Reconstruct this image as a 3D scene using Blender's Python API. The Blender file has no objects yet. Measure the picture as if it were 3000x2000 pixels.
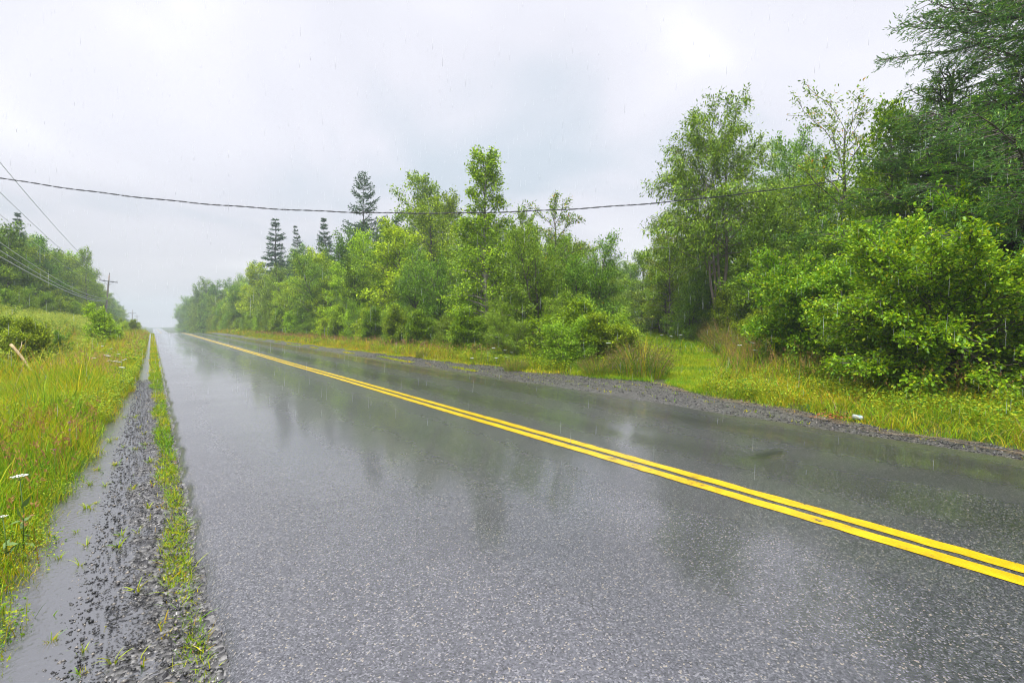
import bpy, math, random
import numpy as np
from mathutils import Vector, noise as mn
from math import radians as rad, sin, cos, pi

scene = bpy.context.scene
COL = scene.collection
rng = np.random.default_rng(11)
random.seed(5)

# ------------------------------------------------------------------ helpers
def nrm(v):
    return v / np.maximum(np.linalg.norm(v, axis=-1, keepdims=True), 1e-9)

def mesh(name, V, faces, smooth=False, tint=None):
    """faces: list of (n,k) int arrays; tint: per-vertex rgb"""
    V = np.asarray(V, dtype=np.float32)
    me = bpy.data.meshes.new(name)
    faces = [np.asarray(f, dtype=np.int32) for f in faces if len(f)]
    me.vertices.add(len(V)); me.vertices.foreach_set('co', V.ravel())
    nl = sum(f.size for f in faces); npoly = sum(len(f) for f in faces)
    me.loops.add(nl); me.polygons.add(npoly)
    me.loops.foreach_set('vertex_index', np.concatenate([f.ravel() for f in faces]))
    st, off = [], 0
    for f in faces:
        k = f.shape[1]; st.append(off + np.arange(len(f)) * k); off += f.size
    me.polygons.foreach_set('loop_start', np.concatenate(st).astype(np.int32))
    if smooth:
        me.polygons.foreach_set('use_smooth', np.ones(npoly, dtype=bool))
    if tint is not None:
        a = me.attributes.new('tint', 'FLOAT_COLOR', 'POINT')
        c = np.ones((len(V), 4), dtype=np.float32); c[:, :3] = tint
        a.data.foreach_set('color', c.ravel())
    me.update(calc_edges=True)
    return me

def link(name, me, mat, parent=None):
    o = bpy.data.objects.new(name, me)
    COL.objects.link(o)
    if mat is not None and me is not None and len(me.materials) == 0:
        me.materials.append(mat)
    if parent is not None:
        o.parent = parent
    return o

def tag(o, label=None, cat=None, group=None, kind=None):
    if label: o['label'] = label
    if cat: o['category'] = cat
    if group: o['group'] = group
    if kind: o['kind'] = kind
    return o

def empty(name, loc, rz=0.0, s=1.0):
    o = bpy.data.objects.new(name, None); COL.objects.link(o)
    o.location = loc; o.rotation_euler = (0, 0, rz); o.scale = (s, s, s) if np.isscalar(s) else s
    o.empty_display_size = 0.2
    return o

class MB:
    def __init__(s): s.V = []; s.Q = []; s.T = []; s.n = 0; s.C = []
    def add(s, V, Q=None, T=None, col=None):
        V = np.asarray(V, dtype=np.float32)
        if Q is not None and len(Q): s.Q.append(np.asarray(Q, dtype=np.int32) + s.n)
        if T is not None and len(T): s.T.append(np.asarray(T, dtype=np.int32) + s.n)
        s.V.append(V); s.n += len(V)
        if col is not None:
            col = np.asarray(col, dtype=np.float32)
            s.C.append(np.broadcast_to(col, (len(V), 3)))
    def tube(s, P, r, k=6, col=None, cap=True):
        P = np.asarray(P, dtype=float); n = len(P); r = np.broadcast_to(np.asarray(r, float), (n,))
        T = nrm(np.gradient(P, axis=0))
        ref = np.array([0.31, 0.22, 0.92]) if abs(T[0, 2]) < .85 else np.array([1., .1, .05])
        A = nrm(np.cross(T, ref)); B = np.cross(T, A)
        a = np.arange(k) * 2 * pi / k
        V = (P[:, None] + r[:, None, None] * (np.cos(a)[None, :, None] * A[:, None] + np.sin(a)[None, :, None] * B[:, None])).reshape(-1, 3)
        i = np.arange(n - 1)[:, None] * k + np.arange(k)[None]
        j = np.arange(n - 1)[:, None] * k + (np.arange(k)[None] + 1) % k
        Q = np.stack([i, j, j + k, i + k], -1).reshape(-1, 4)
        T3 = []
        if cap:
            V = np.vstack([V, P[:1], P[-1:]])
            e = np.arange(k); f = (e + 1) % k
            T3 = np.vstack([np.stack([f, e, np.full(k, n * k)], -1),
                            np.stack([e + (n - 1) * k, f + (n - 1) * k, np.full(k, n * k + 1)], -1)])
        s.add(V, Q, T3, col)
    def box(s, c, d, R=None, col=None):
        V = np.array([[x, y, z] for x in (-.5, .5) for y in (-.5, .5) for z in (-.5, .5)]) * np.array(d)
        if R is not None: V = V @ np.array(R).T
        s.add(V + np.array(c), [[0, 1, 3, 2], [4, 6, 7, 5], [0, 4, 5, 1], [2, 3, 7, 6], [0, 2, 6, 4], [1, 5, 7, 3]], None, col)
    def mesh(s, name, smooth=False):
        return mesh(name, np.vstack(s.V), s.Q + s.T, smooth, np.vstack(s.C) if s.C else None)

# ------------------------------------------------------------------ materials
def newmat(name):
    m = bpy.data.materials.new(name); m.use_nodes = True
    nt = m.node_tree; nt.nodes.clear()
    return m, nt, nt.nodes, nt.links

def nd(ns, t, **kw):
    n = ns.new(t)
    for k, v in kw.items(): setattr(n, k, v)
    return n

def ramp(ns, stops, interp='LINEAR'):
    r = ns.new('ShaderNodeValToRGB'); r.color_ramp.interpolation = interp
    e = r.color_ramp.elements
    while len(e) < len(stops): e.new(0.5)
    for el, (p, c) in zip(e, stops):
        el.position = p; el.color = (*c, 1) if len(c) == 3 else c
    return r

def math_(ns, ls, op, a, b=None, clamp=False):
    n = ns.new('ShaderNodeMath'); n.operation = op; n.use_clamp = clamp
    for i, v in enumerate((a, b)):
        if v is None: continue
        if hasattr(v, 'links'): ls.new(v, n.inputs[i])
        else: n.inputs[i].default_value = v
    return n.outputs[0]

def leafmat(name, stops, trans=0.22, rough=0.5, spec=0.2, hue=0.03, val=0.25, attr=False):
    m, nt, ns, ls = newmat(name)
    out = ns.new('ShaderNodeOutputMaterial')
    if attr:
        a = nd(ns, 'ShaderNodeAttribute', attribute_name='tint'); col = a.outputs['Color']
    else:
        g = ns.new('ShaderNodeNewGeometry')
        r = ramp(ns, stops); ls.new(g.outputs['Random Per Island'], r.inputs[0])
        oi = ns.new('ShaderNodeObjectInfo')
        h = ns.new('ShaderNodeHueSaturation')
        ls.new(r.outputs[0], h.inputs['Color'])
        ls.new(math_(ns, ls, 'MULTIPLY_ADD', oi.outputs['Random'], hue), h.inputs['Hue'])
        h.inputs['Hue'].links[0].from_node.inputs[2].default_value = 0.5 - hue / 2
        w = math_(ns, ls, 'FRACT', math_(ns, ls, 'MULTIPLY', oi.outputs['Random'], 7.31))
        ls.new(math_(ns, ls, 'MULTIPLY_ADD', w, val), h.inputs['Value'])
        h.inputs['Value'].links[0].from_node.inputs[2].default_value = 1 - val / 2
        col = h.outputs[0]
    p = ns.new('ShaderNodeBsdfPrincipled')
    ls.new(col, p.inputs['Base Color'])
    p.inputs['Roughness'].default_value = rough
    p.inputs['Specular IOR Level'].default_value = spec
    t = ns.new('ShaderNodeBsdfTranslucent')
    hs = ns.new('ShaderNodeHueSaturation'); hs.inputs['Hue'].default_value = 0.485; hs.inputs['Value'].default_value = 1.25
    ls.new(col, hs.inputs['Color']); ls.new(hs.outputs[0], t.inputs['Color'])
    mx = ns.new('ShaderNodeMixShader'); mx.inputs[0].default_value = trans
    ls.new(p.outputs[0], mx.inputs[1]); ls.new(t.outputs[0], mx.inputs[2])
    ls.new(mx.outputs[0], out.inputs[0])
    return m

def barkmat(name, c1, c2, scale=9, rough=.7, lichen=None):
    m, nt, ns, ls = newmat(name)
    out = ns.new('ShaderNodeOutputMaterial'); p = ns.new('ShaderNodeBsdfPrincipled')
    tc = ns.new('ShaderNodeTexCoord'); mp = ns.new('ShaderNodeMapping'); mp.inputs['Scale'].default_value = (1, 1, .18)
    ls.new(tc.outputs['Object'], mp.inputs[0])
    nz = nd(ns, 'ShaderNodeTexNoise'); nz.inputs['Scale'].default_value = scale; nz.inputs['Detail'].default_value = 6
    ls.new(mp.outputs[0], nz.inputs['Vector'])
    r = ramp(ns, [(.3, c1), (.7, c2)] + ([(.8, lichen)] if lichen else []))
    ls.new(nz.outputs[0], r.inputs[0]); ls.new(r.outputs[0], p.inputs['Base Color'])
    p.inputs['Roughness'].default_value = rough
    b = ns.new('ShaderNodeBump'); b.inputs['Strength'].default_value = .6; b.inputs['Distance'].default_value = .02
    ls.new(nz.outputs[0], b.inputs['Height']); ls.new(b.outputs[0], p.inputs['Normal'])
    ls.new(p.outputs[0], out.inputs[0])
    return m

def plain(name, c, rough=.5, spec=.5, metal=0., var=0.15, scale=40):
    m, nt, ns, ls = newmat(name)
    out = ns.new('ShaderNodeOutputMaterial'); p = ns.new('ShaderNodeBsdfPrincipled')
    nz = ns.new('ShaderNodeTexNoise'); nz.inputs['Scale'].default_value = scale; nz.inputs['Detail'].default_value = 4
    tc = ns.new('ShaderNodeTexCoord'); ls.new(tc.outputs['Object'], nz.inputs['Vector'])
    a = tuple(max(0, x * (1 - var)) for x in c); b = tuple(min(1, x * (1 + var)) for x in c)
    r = ramp(ns, [(.3, a), (.7, b)]); ls.new(nz.outputs[0], r.inputs[0]); ls.new(r.outputs[0], p.inputs['Base Color'])
    p.inputs['Roughness'].default_value = rough; p.inputs['Metallic'].default_value = metal
    p.inputs['Specular IOR Level'].default_value = spec
    ls.new(p.outputs[0], out.inputs[0])
    return m

# leaf colours (linear)
M = {}
M['leaf_mid'] = leafmat('leaf_mid', [(0, (0.075, 0.146, 0.006)), (.5, (0.201, 0.340, 0.009)), (1, (0.432, 0.584, 0.013))])
M['leaf_willow'] = leafmat('leaf_willow', [(0, (0.070, 0.146, 0.010)), (.5, (0.177, 0.340, 0.020)), (1, (0.386, 0.555, 0.035))])
M['leaf_corner'] = leafmat('leaf_corner', [(0, (.07, .17, .010)), (.5, (.22, .42, .016)), (1, (.40, .58, .025))])

M['leaf_light'] = leafmat('leaf_light', [(0, (0.121, 0.221, 0.006)), (.5, (0.311, 0.513, 0.014)), (1, (0.557, 0.779, 0.024))], trans=.34)
M['leaf_birch'] = leafmat('leaf_birch', [(0, (0.089, 0.161, 0.006)), (.5, (0.248, 0.393, 0.014)), (1, (0.540, 0.685, 0.022))])
M['leaf_cherry'] = leafmat('leaf_cherry', [(0, (0.075, 0.155, 0.009)), (.6, (0.216, 0.379, 0.017)), (.93, (0.339, 0.452, 0.021)), (1, (0.773, 0.355, 0.025))])
M['leaf_tall'] = leafmat('leaf_tall', [(0, (0.062, 0.139, 0.009)), (.5, (0.154, 0.313, 0.016)), (1, (0.339, 0.513, 0.025))])
M['leaf_bush'] = leafmat('leaf_bush', [(0, (0.073, 0.212, 0.007)), (.5, (0.220, 0.448, 0.009)), (.9, (0.390, 0.625, 0.012)), (1, (0.561, 0.590, 0.014))], trans=.28, rough=.42, spec=.3)
M['needle'] = leafmat('needle', [(0, (.03, .085, .03)), (.5, (.055, .14, .045)), (1, (.10, .20, .05))], trans=.08, rough=.5, val=.3)
M['needle_near'] = leafmat('needle_near', [(0, (0.065, 0.165, 0.041)), (.6, (0.137, 0.305, 0.061)), (.9, (0.238, 0.430, 0.061)), (1, (0.402, 0.529, 0.041))], trans=.14, rough=.42)
M['needle_fir'] = leafmat('needle_fir', [(0, (0.072, 0.221, 0.032)), (.6, (0.167, 0.384, 0.048)), (.9, (0.309, 0.543, 0.048)), (1, (0.523, 0.644, 0.032))], trans=.15, rough=.45)
M['leaf_dark'] = leafmat('leaf_dark', [(0, (0.036, 0.090, 0.003)), (.5, (0.118, 0.253, 0.009)), (1, (0.279, 0.471, 0.016))])
M['leaf_olive'] = leafmat('leaf_olive', [(0, (0.112, 0.139, 0.009)), (.5, (0.314, 0.388, 0.020)), (1, (0.667, 0.681, 0.032))])
M['grass'] = leafmat('grass', None, trans=.3, rough=.5, spec=.2, attr=True)
M['bark'] = barkmat('bark', (.05, .04, .033), (.16, .135, .115))
M['bark_pale'] = barkmat('bark_pale', (.16, .12, .10), (.33, .27, .23))
M['bark_birch'] = barkmat('bark_birch', (.10, .08, .07), (.5, .46, .43), scale=5)
M['bark_spruce'] = barkmat('bark_spruce', (.045, .035, .03), (.13, .10, .09), lichen=(.2, .2, .15))
M['twig_dead'] = barkmat('twig_dead', (.12, .09, .07), (.30, .24, .19))
M['pole'] = barkmat('pole_wood', (.20, .16, .14), (.36, .31, .28), scale=14)
M['dark_metal'] = plain('dark_metal', (.03, .03, .033), .5)
M['insulator'] = plain('insulator', (.10, .08, .08), .25)
M['cable'] = plain('cable_rubber', (.014, .014, .016), .45)
M['wire_pale'] = plain('wire_pale', (.42, .45, .46), .4, metal=.3)
M['petal'] = plain('petal_white', (.80, .82, .76), .6)
M['petal_pink'] = plain('petal_pink', (.42, .16, .28), .6)
M['stem'] = plain('stem_green', (.10, .18, .03), .5)
M['log'] = barkmat('bare_wood', (.42, .30, .15), (.62, .48, .28), scale=16)
M['dead_leaf'] = leafmat('dead_leaf', [(0, (.16, .05, .015)), (1, (.33, .13, .04))], trans=.15)

# ------------------------------------------------------------------ camera
CAM = np.array([-3.78, 0.0, 1.42])
YAW = rad(36.65)
FW = np.array([sin(YAW), cos(YAW)]); RT = np.array([cos(YAW), -sin(YAW)])
cd = bpy.data.cameras.new('camera'); cam = bpy.data.objects.new('camera', cd); COL.objects.link(cam)
cd.sensor_width = 36; cd.lens = 36 * 1110 / 2352
cd.clip_start = .05; cd.clip_end = 5000
cam.location = CAM; cam.rotation_euler = (rad(90 - 2.1), 0, -YAW)
scene.camera = cam

def bearing(x, y):
    d = np.stack([np.asarray(x) - CAM[0], np.asarray(y) - CAM[1]], -1)
    Z = d @ FW
    return 1176 + 1110 * (d @ RT) / np.maximum(Z, .01), Z

# skyline of the wood as seen from the road edge (bearing -> slope)
CAPU = [-400, 0, 35, 80, 120, 160, 200, 240, 255, 280, 300, 320, 335, 350, 362, 380, 410, 440, 480, 520, 560, 600, 720, 780, 880, 920, 970, 1040, 1065, 1175, 1230, 1330, 1370, 1400, 1440, 1470, 1500, 1530, 1600, 1670, 1740, 1790, 1850, 1900, 1960, 2000, 2050, 2100, 2600]
CAPV = [500, 520, 525, 552, 552, 570, 596, 640, 656, 672, 690, 724, 740, 748, 748, 728, 660, 645, 628, 608, 588, 572, 535, 532, 475, 472, 440, 470, 495, 488, 535, 560, 610, 612, 600, 575, 540, 480, 390, 330, 365, 360, 385, 360, 335, 310, 280, 240, 100]
def cap(x, y):
    u, Z = bearing(x, y)
    return CAM[2] + (743 - np.interp(u, CAPU, CAPV)) / 1110 * Z

# ------------------------------------------------------------------ terrain
def smooth(a, b, x):
    t = np.clip((np.asarray(x, float) - a) / (b - a), 0, 1); return t * t * (3 - 2 * t)

def crest(y):
    y = np.asarray(y, float)
    z = np.where(y < 80, 0, np.where(y < 105, -(y - 80) ** 2 / 2000., -.3125 - .025 * (y - 105)))
    lin = -.3125 - .025 * (np.minimum(y, 240) - 105)
    return np.where(y < 105, z, lin * 1.0)

PX = [-400, -60, -20, -14, -10.5, -8.6, -7.4, -6.4, -5.4, -4.75, -4.46, -4.34, -3.6, -3.4, 3.3, 4.0, 5.0, 6.5, 8.5, 14, 40, 400]
PZ = [4.0, 2.0, 1.2, 1.0, .95, .62, -.1, -.25, -.10, -.05, -.09, -.12, -.10, -.08, -.08, -.06, -.01, .08, .18, .45, 1.0, 4.0]
def wig(x, y):
    return (np.sin(x * 1.3 + y * .7) + np.sin(x * .6 - y * 1.1 + 2) + .6 * np.sin(2.3 * x + 1.9 * y + 1)) / 2.6
def track_d(x, y):
    """distance to the middle of the grassy track and position along it"""
    P = np.array([[5.2, 7.6], [8.6, 9.0], [12.5, 11.7], [19.5, 16.8], [37, 30.5]])
    q = np.stack([np.asarray(x, float), np.asarray(y, float)], -1)
    best = np.full(q.shape[:-1], 1e9); side = np.zeros(q.shape[:-1])
    for a, b in zip(P[:-1], P[1:]):
        d = b - a; L = np.linalg.norm(d); d = d / L
        t = np.clip((q - a) @ d, 0, L); e = q - a - t[..., None] * d
        D = np.linalg.norm(e, axis=-1); sg = d[0] * e[..., 1] - d[1] * e[..., 0]
        m = D < best; best = np.where(m, D, best); side = np.where(m, np.sign(sg) * D, side)
    return best, side
def gz(x, y):
    x = np.asarray(x, float); y = np.asarray(y, float)
    z = np.interp(x, PX, PZ)
    d, _ = track_d(x, y)
    z = np.where((x > 3.4) & (x < 14), z * (1 - .75 * (1 - smooth(1.0, 3.5, d)) * (1 - smooth(9, 14, x))), z)
    amp = .06 * smooth(4.6, 6.5, np.abs(x))
    return z + amp * wig(x, y) + crest(y)

def xr(y):   # right edge of the gravel
    y = np.asarray(y, float)
    return np.interp(y, [-5, .9, 2.7, 4.2, 5.7, 6.6, 7.5, 8.6, 9.5, 11, 12.7, 15, 20, 30, 500], [3.9, 4.07, 4.42, 4.75, 5.15, 5.65, 5.85, 5.5, 5.2, 5.25, 5.3, 5.15, 5.0, 4.85, 4.6]) + .10 * np.sin(y * 2.1) + .05 * np.sin(y * 5.7)
def xl(y):   # left edge of the gravel
    y = np.asarray(y, float)
    return np.interp(y, [-5, 3, 7, 12, 16, 500], [-4.42, -4.38, -4.34, -4.24, -4.15, -4.10]) + .045 * np.sin(y * 1.9 + 1) + .03 * np.sin(y * 4.7) + .02 * np.sin(y * 11.3 + 2)

def grid(xs, ys, zf):
    X, Y = np.meshgrid(xs, ys); Z = zf(X, Y)
    V = np.stack([X, Y, Z], -1).reshape(-1, 3); nx = len(xs)
    i = np.arange(len(ys) - 1)[:, None] * nx + np.arange(nx - 1)[None]
    Q = np.stack([i, i + 1, i + 1 + nx, i + nx], -1).reshape(-1, 4)
    return V, Q

def m_ground():
    m, nt, ns, ls = newmat('ground_soil')
    out = ns.new('ShaderNodeOutputMaterial'); p = ns.new('ShaderNodeBsdfPrincipled')
    tc = ns.new('ShaderNodeTexCoord')
    n1 = ns.new('ShaderNodeTexNoise'); n1.inputs['Scale'].default_value = .9; n1.inputs['Detail'].default_value = 8
    n2 = ns.new('ShaderNodeTexNoise'); n2.inputs['Scale'].default_value = 30; n2.inputs['Detail'].default_value = 6
    ls.new(tc.outputs['Object'], n1.inputs['Vector']); ls.new(tc.outputs['Object'], n2.inputs['Vector'])
    r1 = ramp(ns, [(.3, (.03, .05, .01)), (.55, (.06, .085, .015)), (.75, (.075, .065, .025))])
    ls.new(n1.outputs[0], r1.inputs[0])
    mx = nd(ns, 'ShaderNodeMixRGB', blend_type='MULTIPLY'); mx.inputs[0].default_value = .7
    r2 = ramp(ns, [(.3, (.35, .35, .35)), (.7, (1.1, 1.1, 1.1))]); ls.new(n2.outputs[0], r2.inputs[0])
    ls.new(r1.outputs[0], mx.inputs[1]); ls.new(r2.outputs[0], mx.inputs[2]); ls.new(mx.outputs[0], p.inputs['Base Color'])
    p.inputs['Roughness'].default_value = .75
    b = ns.new('ShaderNodeBump'); b.inputs['Distance'].default_value = .03; ls.new(n2.outputs[0], b.inputs['Height']); ls.new(b.outputs[0], p.inputs['Normal'])
    ls.new(p.outputs[0], out.inputs[0]); return m

xs = np.concatenate([[-400, -250, -150, -100, -70, -50, -36], np.arange(-28, -10, 1.0), np.arange(-10, -5, .35), np.arange(-5, 5.01, .12), np.arange(5.3, 16, .4), np.arange(16.5, 44, 1.2), [50, 65, 90, 140, 240, 400]])
ys = np.concatenate([[-150, -80, -45, -25, -14], np.arange(-9, 24, .35), np.arange(24.5, 60, 1.0), np.arange(61, 130, 2.5), np.arange(135, 300, 8), [320, 360, 430, 560, 800]])
V, Q = grid(xs, ys, gz)
g = link('ground', mesh('ground', V, [Q], True), m_ground()); tag(g, kind='structure')

# --------------------------------------------------------------- asphalt road
def road_z(x, y):
    t = np.clip(np.abs(x) / 3.57, 0, 1)
    z = .05 * (1 - t ** 1.6)
    for c in (-2.62, -1.02, 1.02, 2.62):
        z = z - .008 * np.exp(-((x - c) / .34) ** 2)
    z = z - .05 * smooth(3.47, 3.62, np.abs(x))
    z = z + .003 * np.sin(x * 1.7 + y * .23) + .003 * np.sin(y * .61 + x * .8)
    z = z - .03 * np.exp(-(((x - 1.52) / .42) ** 2 + ((y - 2.5) / .16) ** 2))     # shallow pothole
    return z + crest(y)

def m_asphalt():
    m, nt, ns, ls = newmat('wet_asphalt')
    out = ns.new('ShaderNodeOutputMaterial'); p = ns.new('ShaderNodeBsdfPrincipled')
    tc = ns.new('ShaderNodeTexCoord'); co = tc.outputs['Object']
    v1 = nd(ns, 'ShaderNodeTexVoronoi', feature='F1'); v1.inputs['Scale'].default_value = 135
    v2 = nd(ns, 'ShaderNodeTexVoronoi', feature='F1'); v2.inputs['Scale'].default_value = 210
    nb = ns.new('ShaderNodeTexNoise'); nb.inputs['Scale'].default_value = .8; nb.inputs['Detail'].default_value = 5
    nf = ns.new('ShaderNodeTexNoise'); nf.inputs['Scale'].default_value = 14; nf.inputs['Detail'].default_value = 5
    for n in (v1, v2, nb, nf): ls.new(co, n.inputs['Vector'])
    sp = ns.new('ShaderNodeSeparateColor'); ls.new(v1.outputs['Color'], sp.inputs[0])
    r1 = ramp(ns, [(0, (.009, .009, .012)), (.5, (.034, .034, .041)), (.82, (.08, .08, .092)), (.95, (.15, .148, .155)), (1, (.26, .22, .15))])
    ls.new(sp.outputs[0], r1.inputs[0])
    rb = ramp(ns, [(.3, (.8, .8, .82)), (.7, (1.15, 1.15, 1.15))]); ls.new(nb.outputs[0], rb.inputs[0])
    mx = nd(ns, 'ShaderNodeMixRGB', blend_type='MULTIPLY'); mx.inputs[0].default_value = 1
    ls.new(r1.outputs[0], mx.inputs[1]); ls.new(rb.outputs[0], mx.inputs[2]); ls.new(mx.outputs[0], p.inputs['Base Color'])
    # wheel tracks hold a smoother film of water
    sx = ns.new('ShaderNodeSeparateXYZ'); ls.new(co, sx.inputs[0])
    ax = math_(ns, ls, 'ABSOLUTE', sx.outputs[0])
    w = None
    for c, s in ((1.02, .42), (2.62, .5)):
        d = math_(ns, ls, 'DIVIDE', math_(ns, ls, 'SUBTRACT', ax, c), s)
        e = math_(ns, ls, 'POWER', 2.718, math_(ns, ls, 'MULTIPLY', math_(ns, ls, 'MULTIPLY', d, d), -1))
        w = e if w is None else math_(ns, ls, 'ADD', w, e)
    wn = math_(ns, ls, 'ADD', w, math_(ns, ls, 'MULTIPLY', math_(ns, ls, 'SUBTRACT', nb.outputs[0], .5), 1.4), True)
    # puddle in the pothole
    px = math_(ns, ls, 'DIVIDE', math_(ns, ls, 'SUBTRACT', sx.outputs[0], 1.52), .36)
    py = math_(ns, ls, 'DIVIDE', math_(ns, ls, 'SUBTRACT', sx.outputs[1], 2.5), .13)
    pr = math_(ns, ls, 'ADD', math_(ns, ls, 'ADD', math_(ns, ls, 'MULTIPLY', px, px), math_(ns, ls, 'MULTIPLY', py, py)), math_(ns, ls, 'MULTIPLY', math_(ns, ls, 'SUBTRACT', nf.outputs[0], .5), 2.2))
    pud = math_(ns, ls, 'SUBTRACT', 1.15, pr, True)
    rg = math_(ns, ls, 'SUBTRACT', .30, math_(ns, ls, 'MULTIPLY', wn, .08))
    rg = math_(ns, ls, 'ADD', rg, math_(ns, ls, 'MULTIPLY', math_(ns, ls, 'SUBTRACT', nf.outputs[0], .5), .05))
    rg = math_(ns, ls, 'MULTIPLY', rg, math_(ns, ls, 'SUBTRACT', 1, math_(ns, ls, 'MULTIPLY', pud, .8)))
    ls.new(rg, p.inputs['Roughness'])
    p.inputs['IOR'].default_value = 1.5
    p.inputs['Specular IOR Level'].default_value = 1.0
    # film of rain water over the aggregate
    gr = nd(ns, 'ShaderNodeMapRange'); ls.new(sp.outputs[1], gr.inputs[0]); gr.inputs[1].default_value = .5; gr.inputs[2].default_value = .75; gr.inputs[3].default_value = 1; gr.inputs[4].default_value = .3
    film = math_(ns, ls, 'ADD', .74, math_(ns, ls, 'MULTIPLY', wn, .26), True)
    ls.new(math_(ns, ls, 'MULTIPLY', film, math_(ns, ls, 'MAXIMUM', gr.outputs[0], pud)), p.inputs['Coat Weight'])
    ls.new(math_(ns, ls, 'MULTIPLY', math_(ns, ls, 'SUBTRACT', .10, math_(ns, ls, 'MULTIPLY', wn, .07)), math_(ns, ls, 'SUBTRACT', 1, math_(ns, ls, 'MULTIPLY', pud, .8))), p.inputs['Coat Roughness'])
    p.inputs['Coat IOR'].default_value = 2.0
    cb = ns.new('ShaderNodeBump'); cb.inputs['Distance'].default_value = .002; cb.inputs['Strength'].default_value = .05
    ls.new(v1.outputs['Distance'], cb.inputs['Height']); cb.invert = True; ls.new(cb.outputs[0], p.inputs['Coat Normal'])
    h = math_(ns, ls, 'ADD', math_(ns, ls, 'MULTIPLY', v1.outputs['Distance'], -1.0), math_(ns, ls, 'MULTIPLY', v2.outputs['Distance'], -.45))
    b = ns.new('ShaderNodeBump'); b.inputs['Distance'].default_value = .004
    st = math_(ns, ls, 'SUBTRACT', .55, math_(ns, ls, 'MULTIPLY', wn, .2))
    ls.new(math_(ns, ls, 'MULTIPLY', st, math_(ns, ls, 'SUBTRACT', 1, math_(ns, ls, 'MULTIPLY', pud, .9))), b.inputs['Strength'])
    ls.new(h, b.inputs['Height']); ls.new(b.outputs[0], p.inputs['Normal'])
    ls.new(p.outputs[0], out.inputs[0]); return m
M['asphalt'] = m_asphalt()

ry = np.concatenate([np.arange(-30, -4, 2.0), np.arange(-4, 14, .12), np.arange(14.2, 60, .6), np.arange(60, 130, 1.5), np.arange(132, 330, 6), [350, 420, 520, 700]])
t = np.concatenate([[-1, -.985, -.97, -.955], np.linspace(-.94, .94, 66), [.955, .97, .985, 1]])
X = np.tile(t * 3.62, (len(ry), 1)); Y = np.tile(ry[:, None], (1, len(t)))
jl = .018 * np.sin(ry * 3.1) + .015 * np.sin(ry * 7.7 + 1) + .012 * rng.normal(size=len(ry)) * (ry < 14)
jr = .05 * np.sin(ry * 1.1) + .04 * np.sin(ry * 3.7 + 2) - .12
X = X + np.where(t < -.93, jl[:, None], 0) + jr[:, None] * smooth(.72, 1., t)[None]
Z = road_z(np.clip(X, -3.62, 3.62), Y); Z[:, 0] = crest(ry) - .10; Z[:, -1] = crest(ry) - .10
nx = len(t); i = np.arange(len(ry) - 1)[:, None] * nx + np.arange(nx - 1)[None]
rd = link('road', mesh('road', np.stack([X, Y, Z], -1).reshape(-1, 3), [np.stack([i, i + 1, i + 1 + nx, i + nx], -1).reshape(-1, 4)], True), M['asphalt'])
tag(rd, kind='structure')

def m_paint():
    m, nt, ns, ls = newmat('yellow_paint')
    out = ns.new('ShaderNodeOutputMaterial'); p = ns.new('ShaderNodeBsdfPrincipled')
    tc = ns.new('ShaderNodeTexCoord')
    n1 = ns.new('ShaderNodeTexNoise'); n1.inputs['Scale'].default_value = 6; n1.inputs['Detail'].default_value = 8; n1.inputs['Roughness'].default_value = .75
    v = nd(ns, 'ShaderNodeTexVoronoi', feature='F1'); v.inputs['Scale'].default_value = 95
    ls.new(tc.outputs['Object'], n1.inputs['Vector']); ls.new(tc.outputs['Object'], v.inputs['Vector'])
    r = ramp(ns, [(.34, (.07, .068, .06)), (.40, (.47, .31, .007)), (.6, (.62, .43, .009))]); ls.new(n1.outputs[0], r.inputs[0])
    ls.new(r.outputs[0], p.inputs['Base Color']); p.inputs['Roughness'].default_value = .25; p.inputs['Specular IOR Level'].default_value = .5
    b = ns.new('ShaderNodeBump'); b.inputs['Distance'].default_value = .003; b.inputs['Strength'].default_value = .45
    ls.new(math_(ns, ls, 'MULTIPLY', v.outputs['Distance'], -1), b.inputs['Height']); ls.new(b.outputs[0], p.inputs['Normal'])
    ls.new(p.outputs[0], out.inputs[0]); return m
M['paint'] = m_paint()
for c in (-.094, .094):
    q = ry[ry > -25]; tt = np.linspace(-.062, .062, 4)
    X = np.tile(c + tt, (len(q), 1)); Y = np.tile(q[:, None], (1, 4))
    X[:, 0] += rng.normal(size=len(q)) * .004; X[:, -1] += rng.normal(size=len(q)) * .004
    Z = road_z(X, Y) + .004
    i = np.arange(len(q) - 1)[:, None] * 4 + np.arange(3)[None]
    o = link('road_marking', mesh('road_marking', np.stack([X, Y, Z], -1).reshape(-1, 3), [np.stack([i, i + 1, i + 5, i + 4], -1).reshape(-1, 4)], True), M['paint'])
    tag(o, kind='structure')

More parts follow.
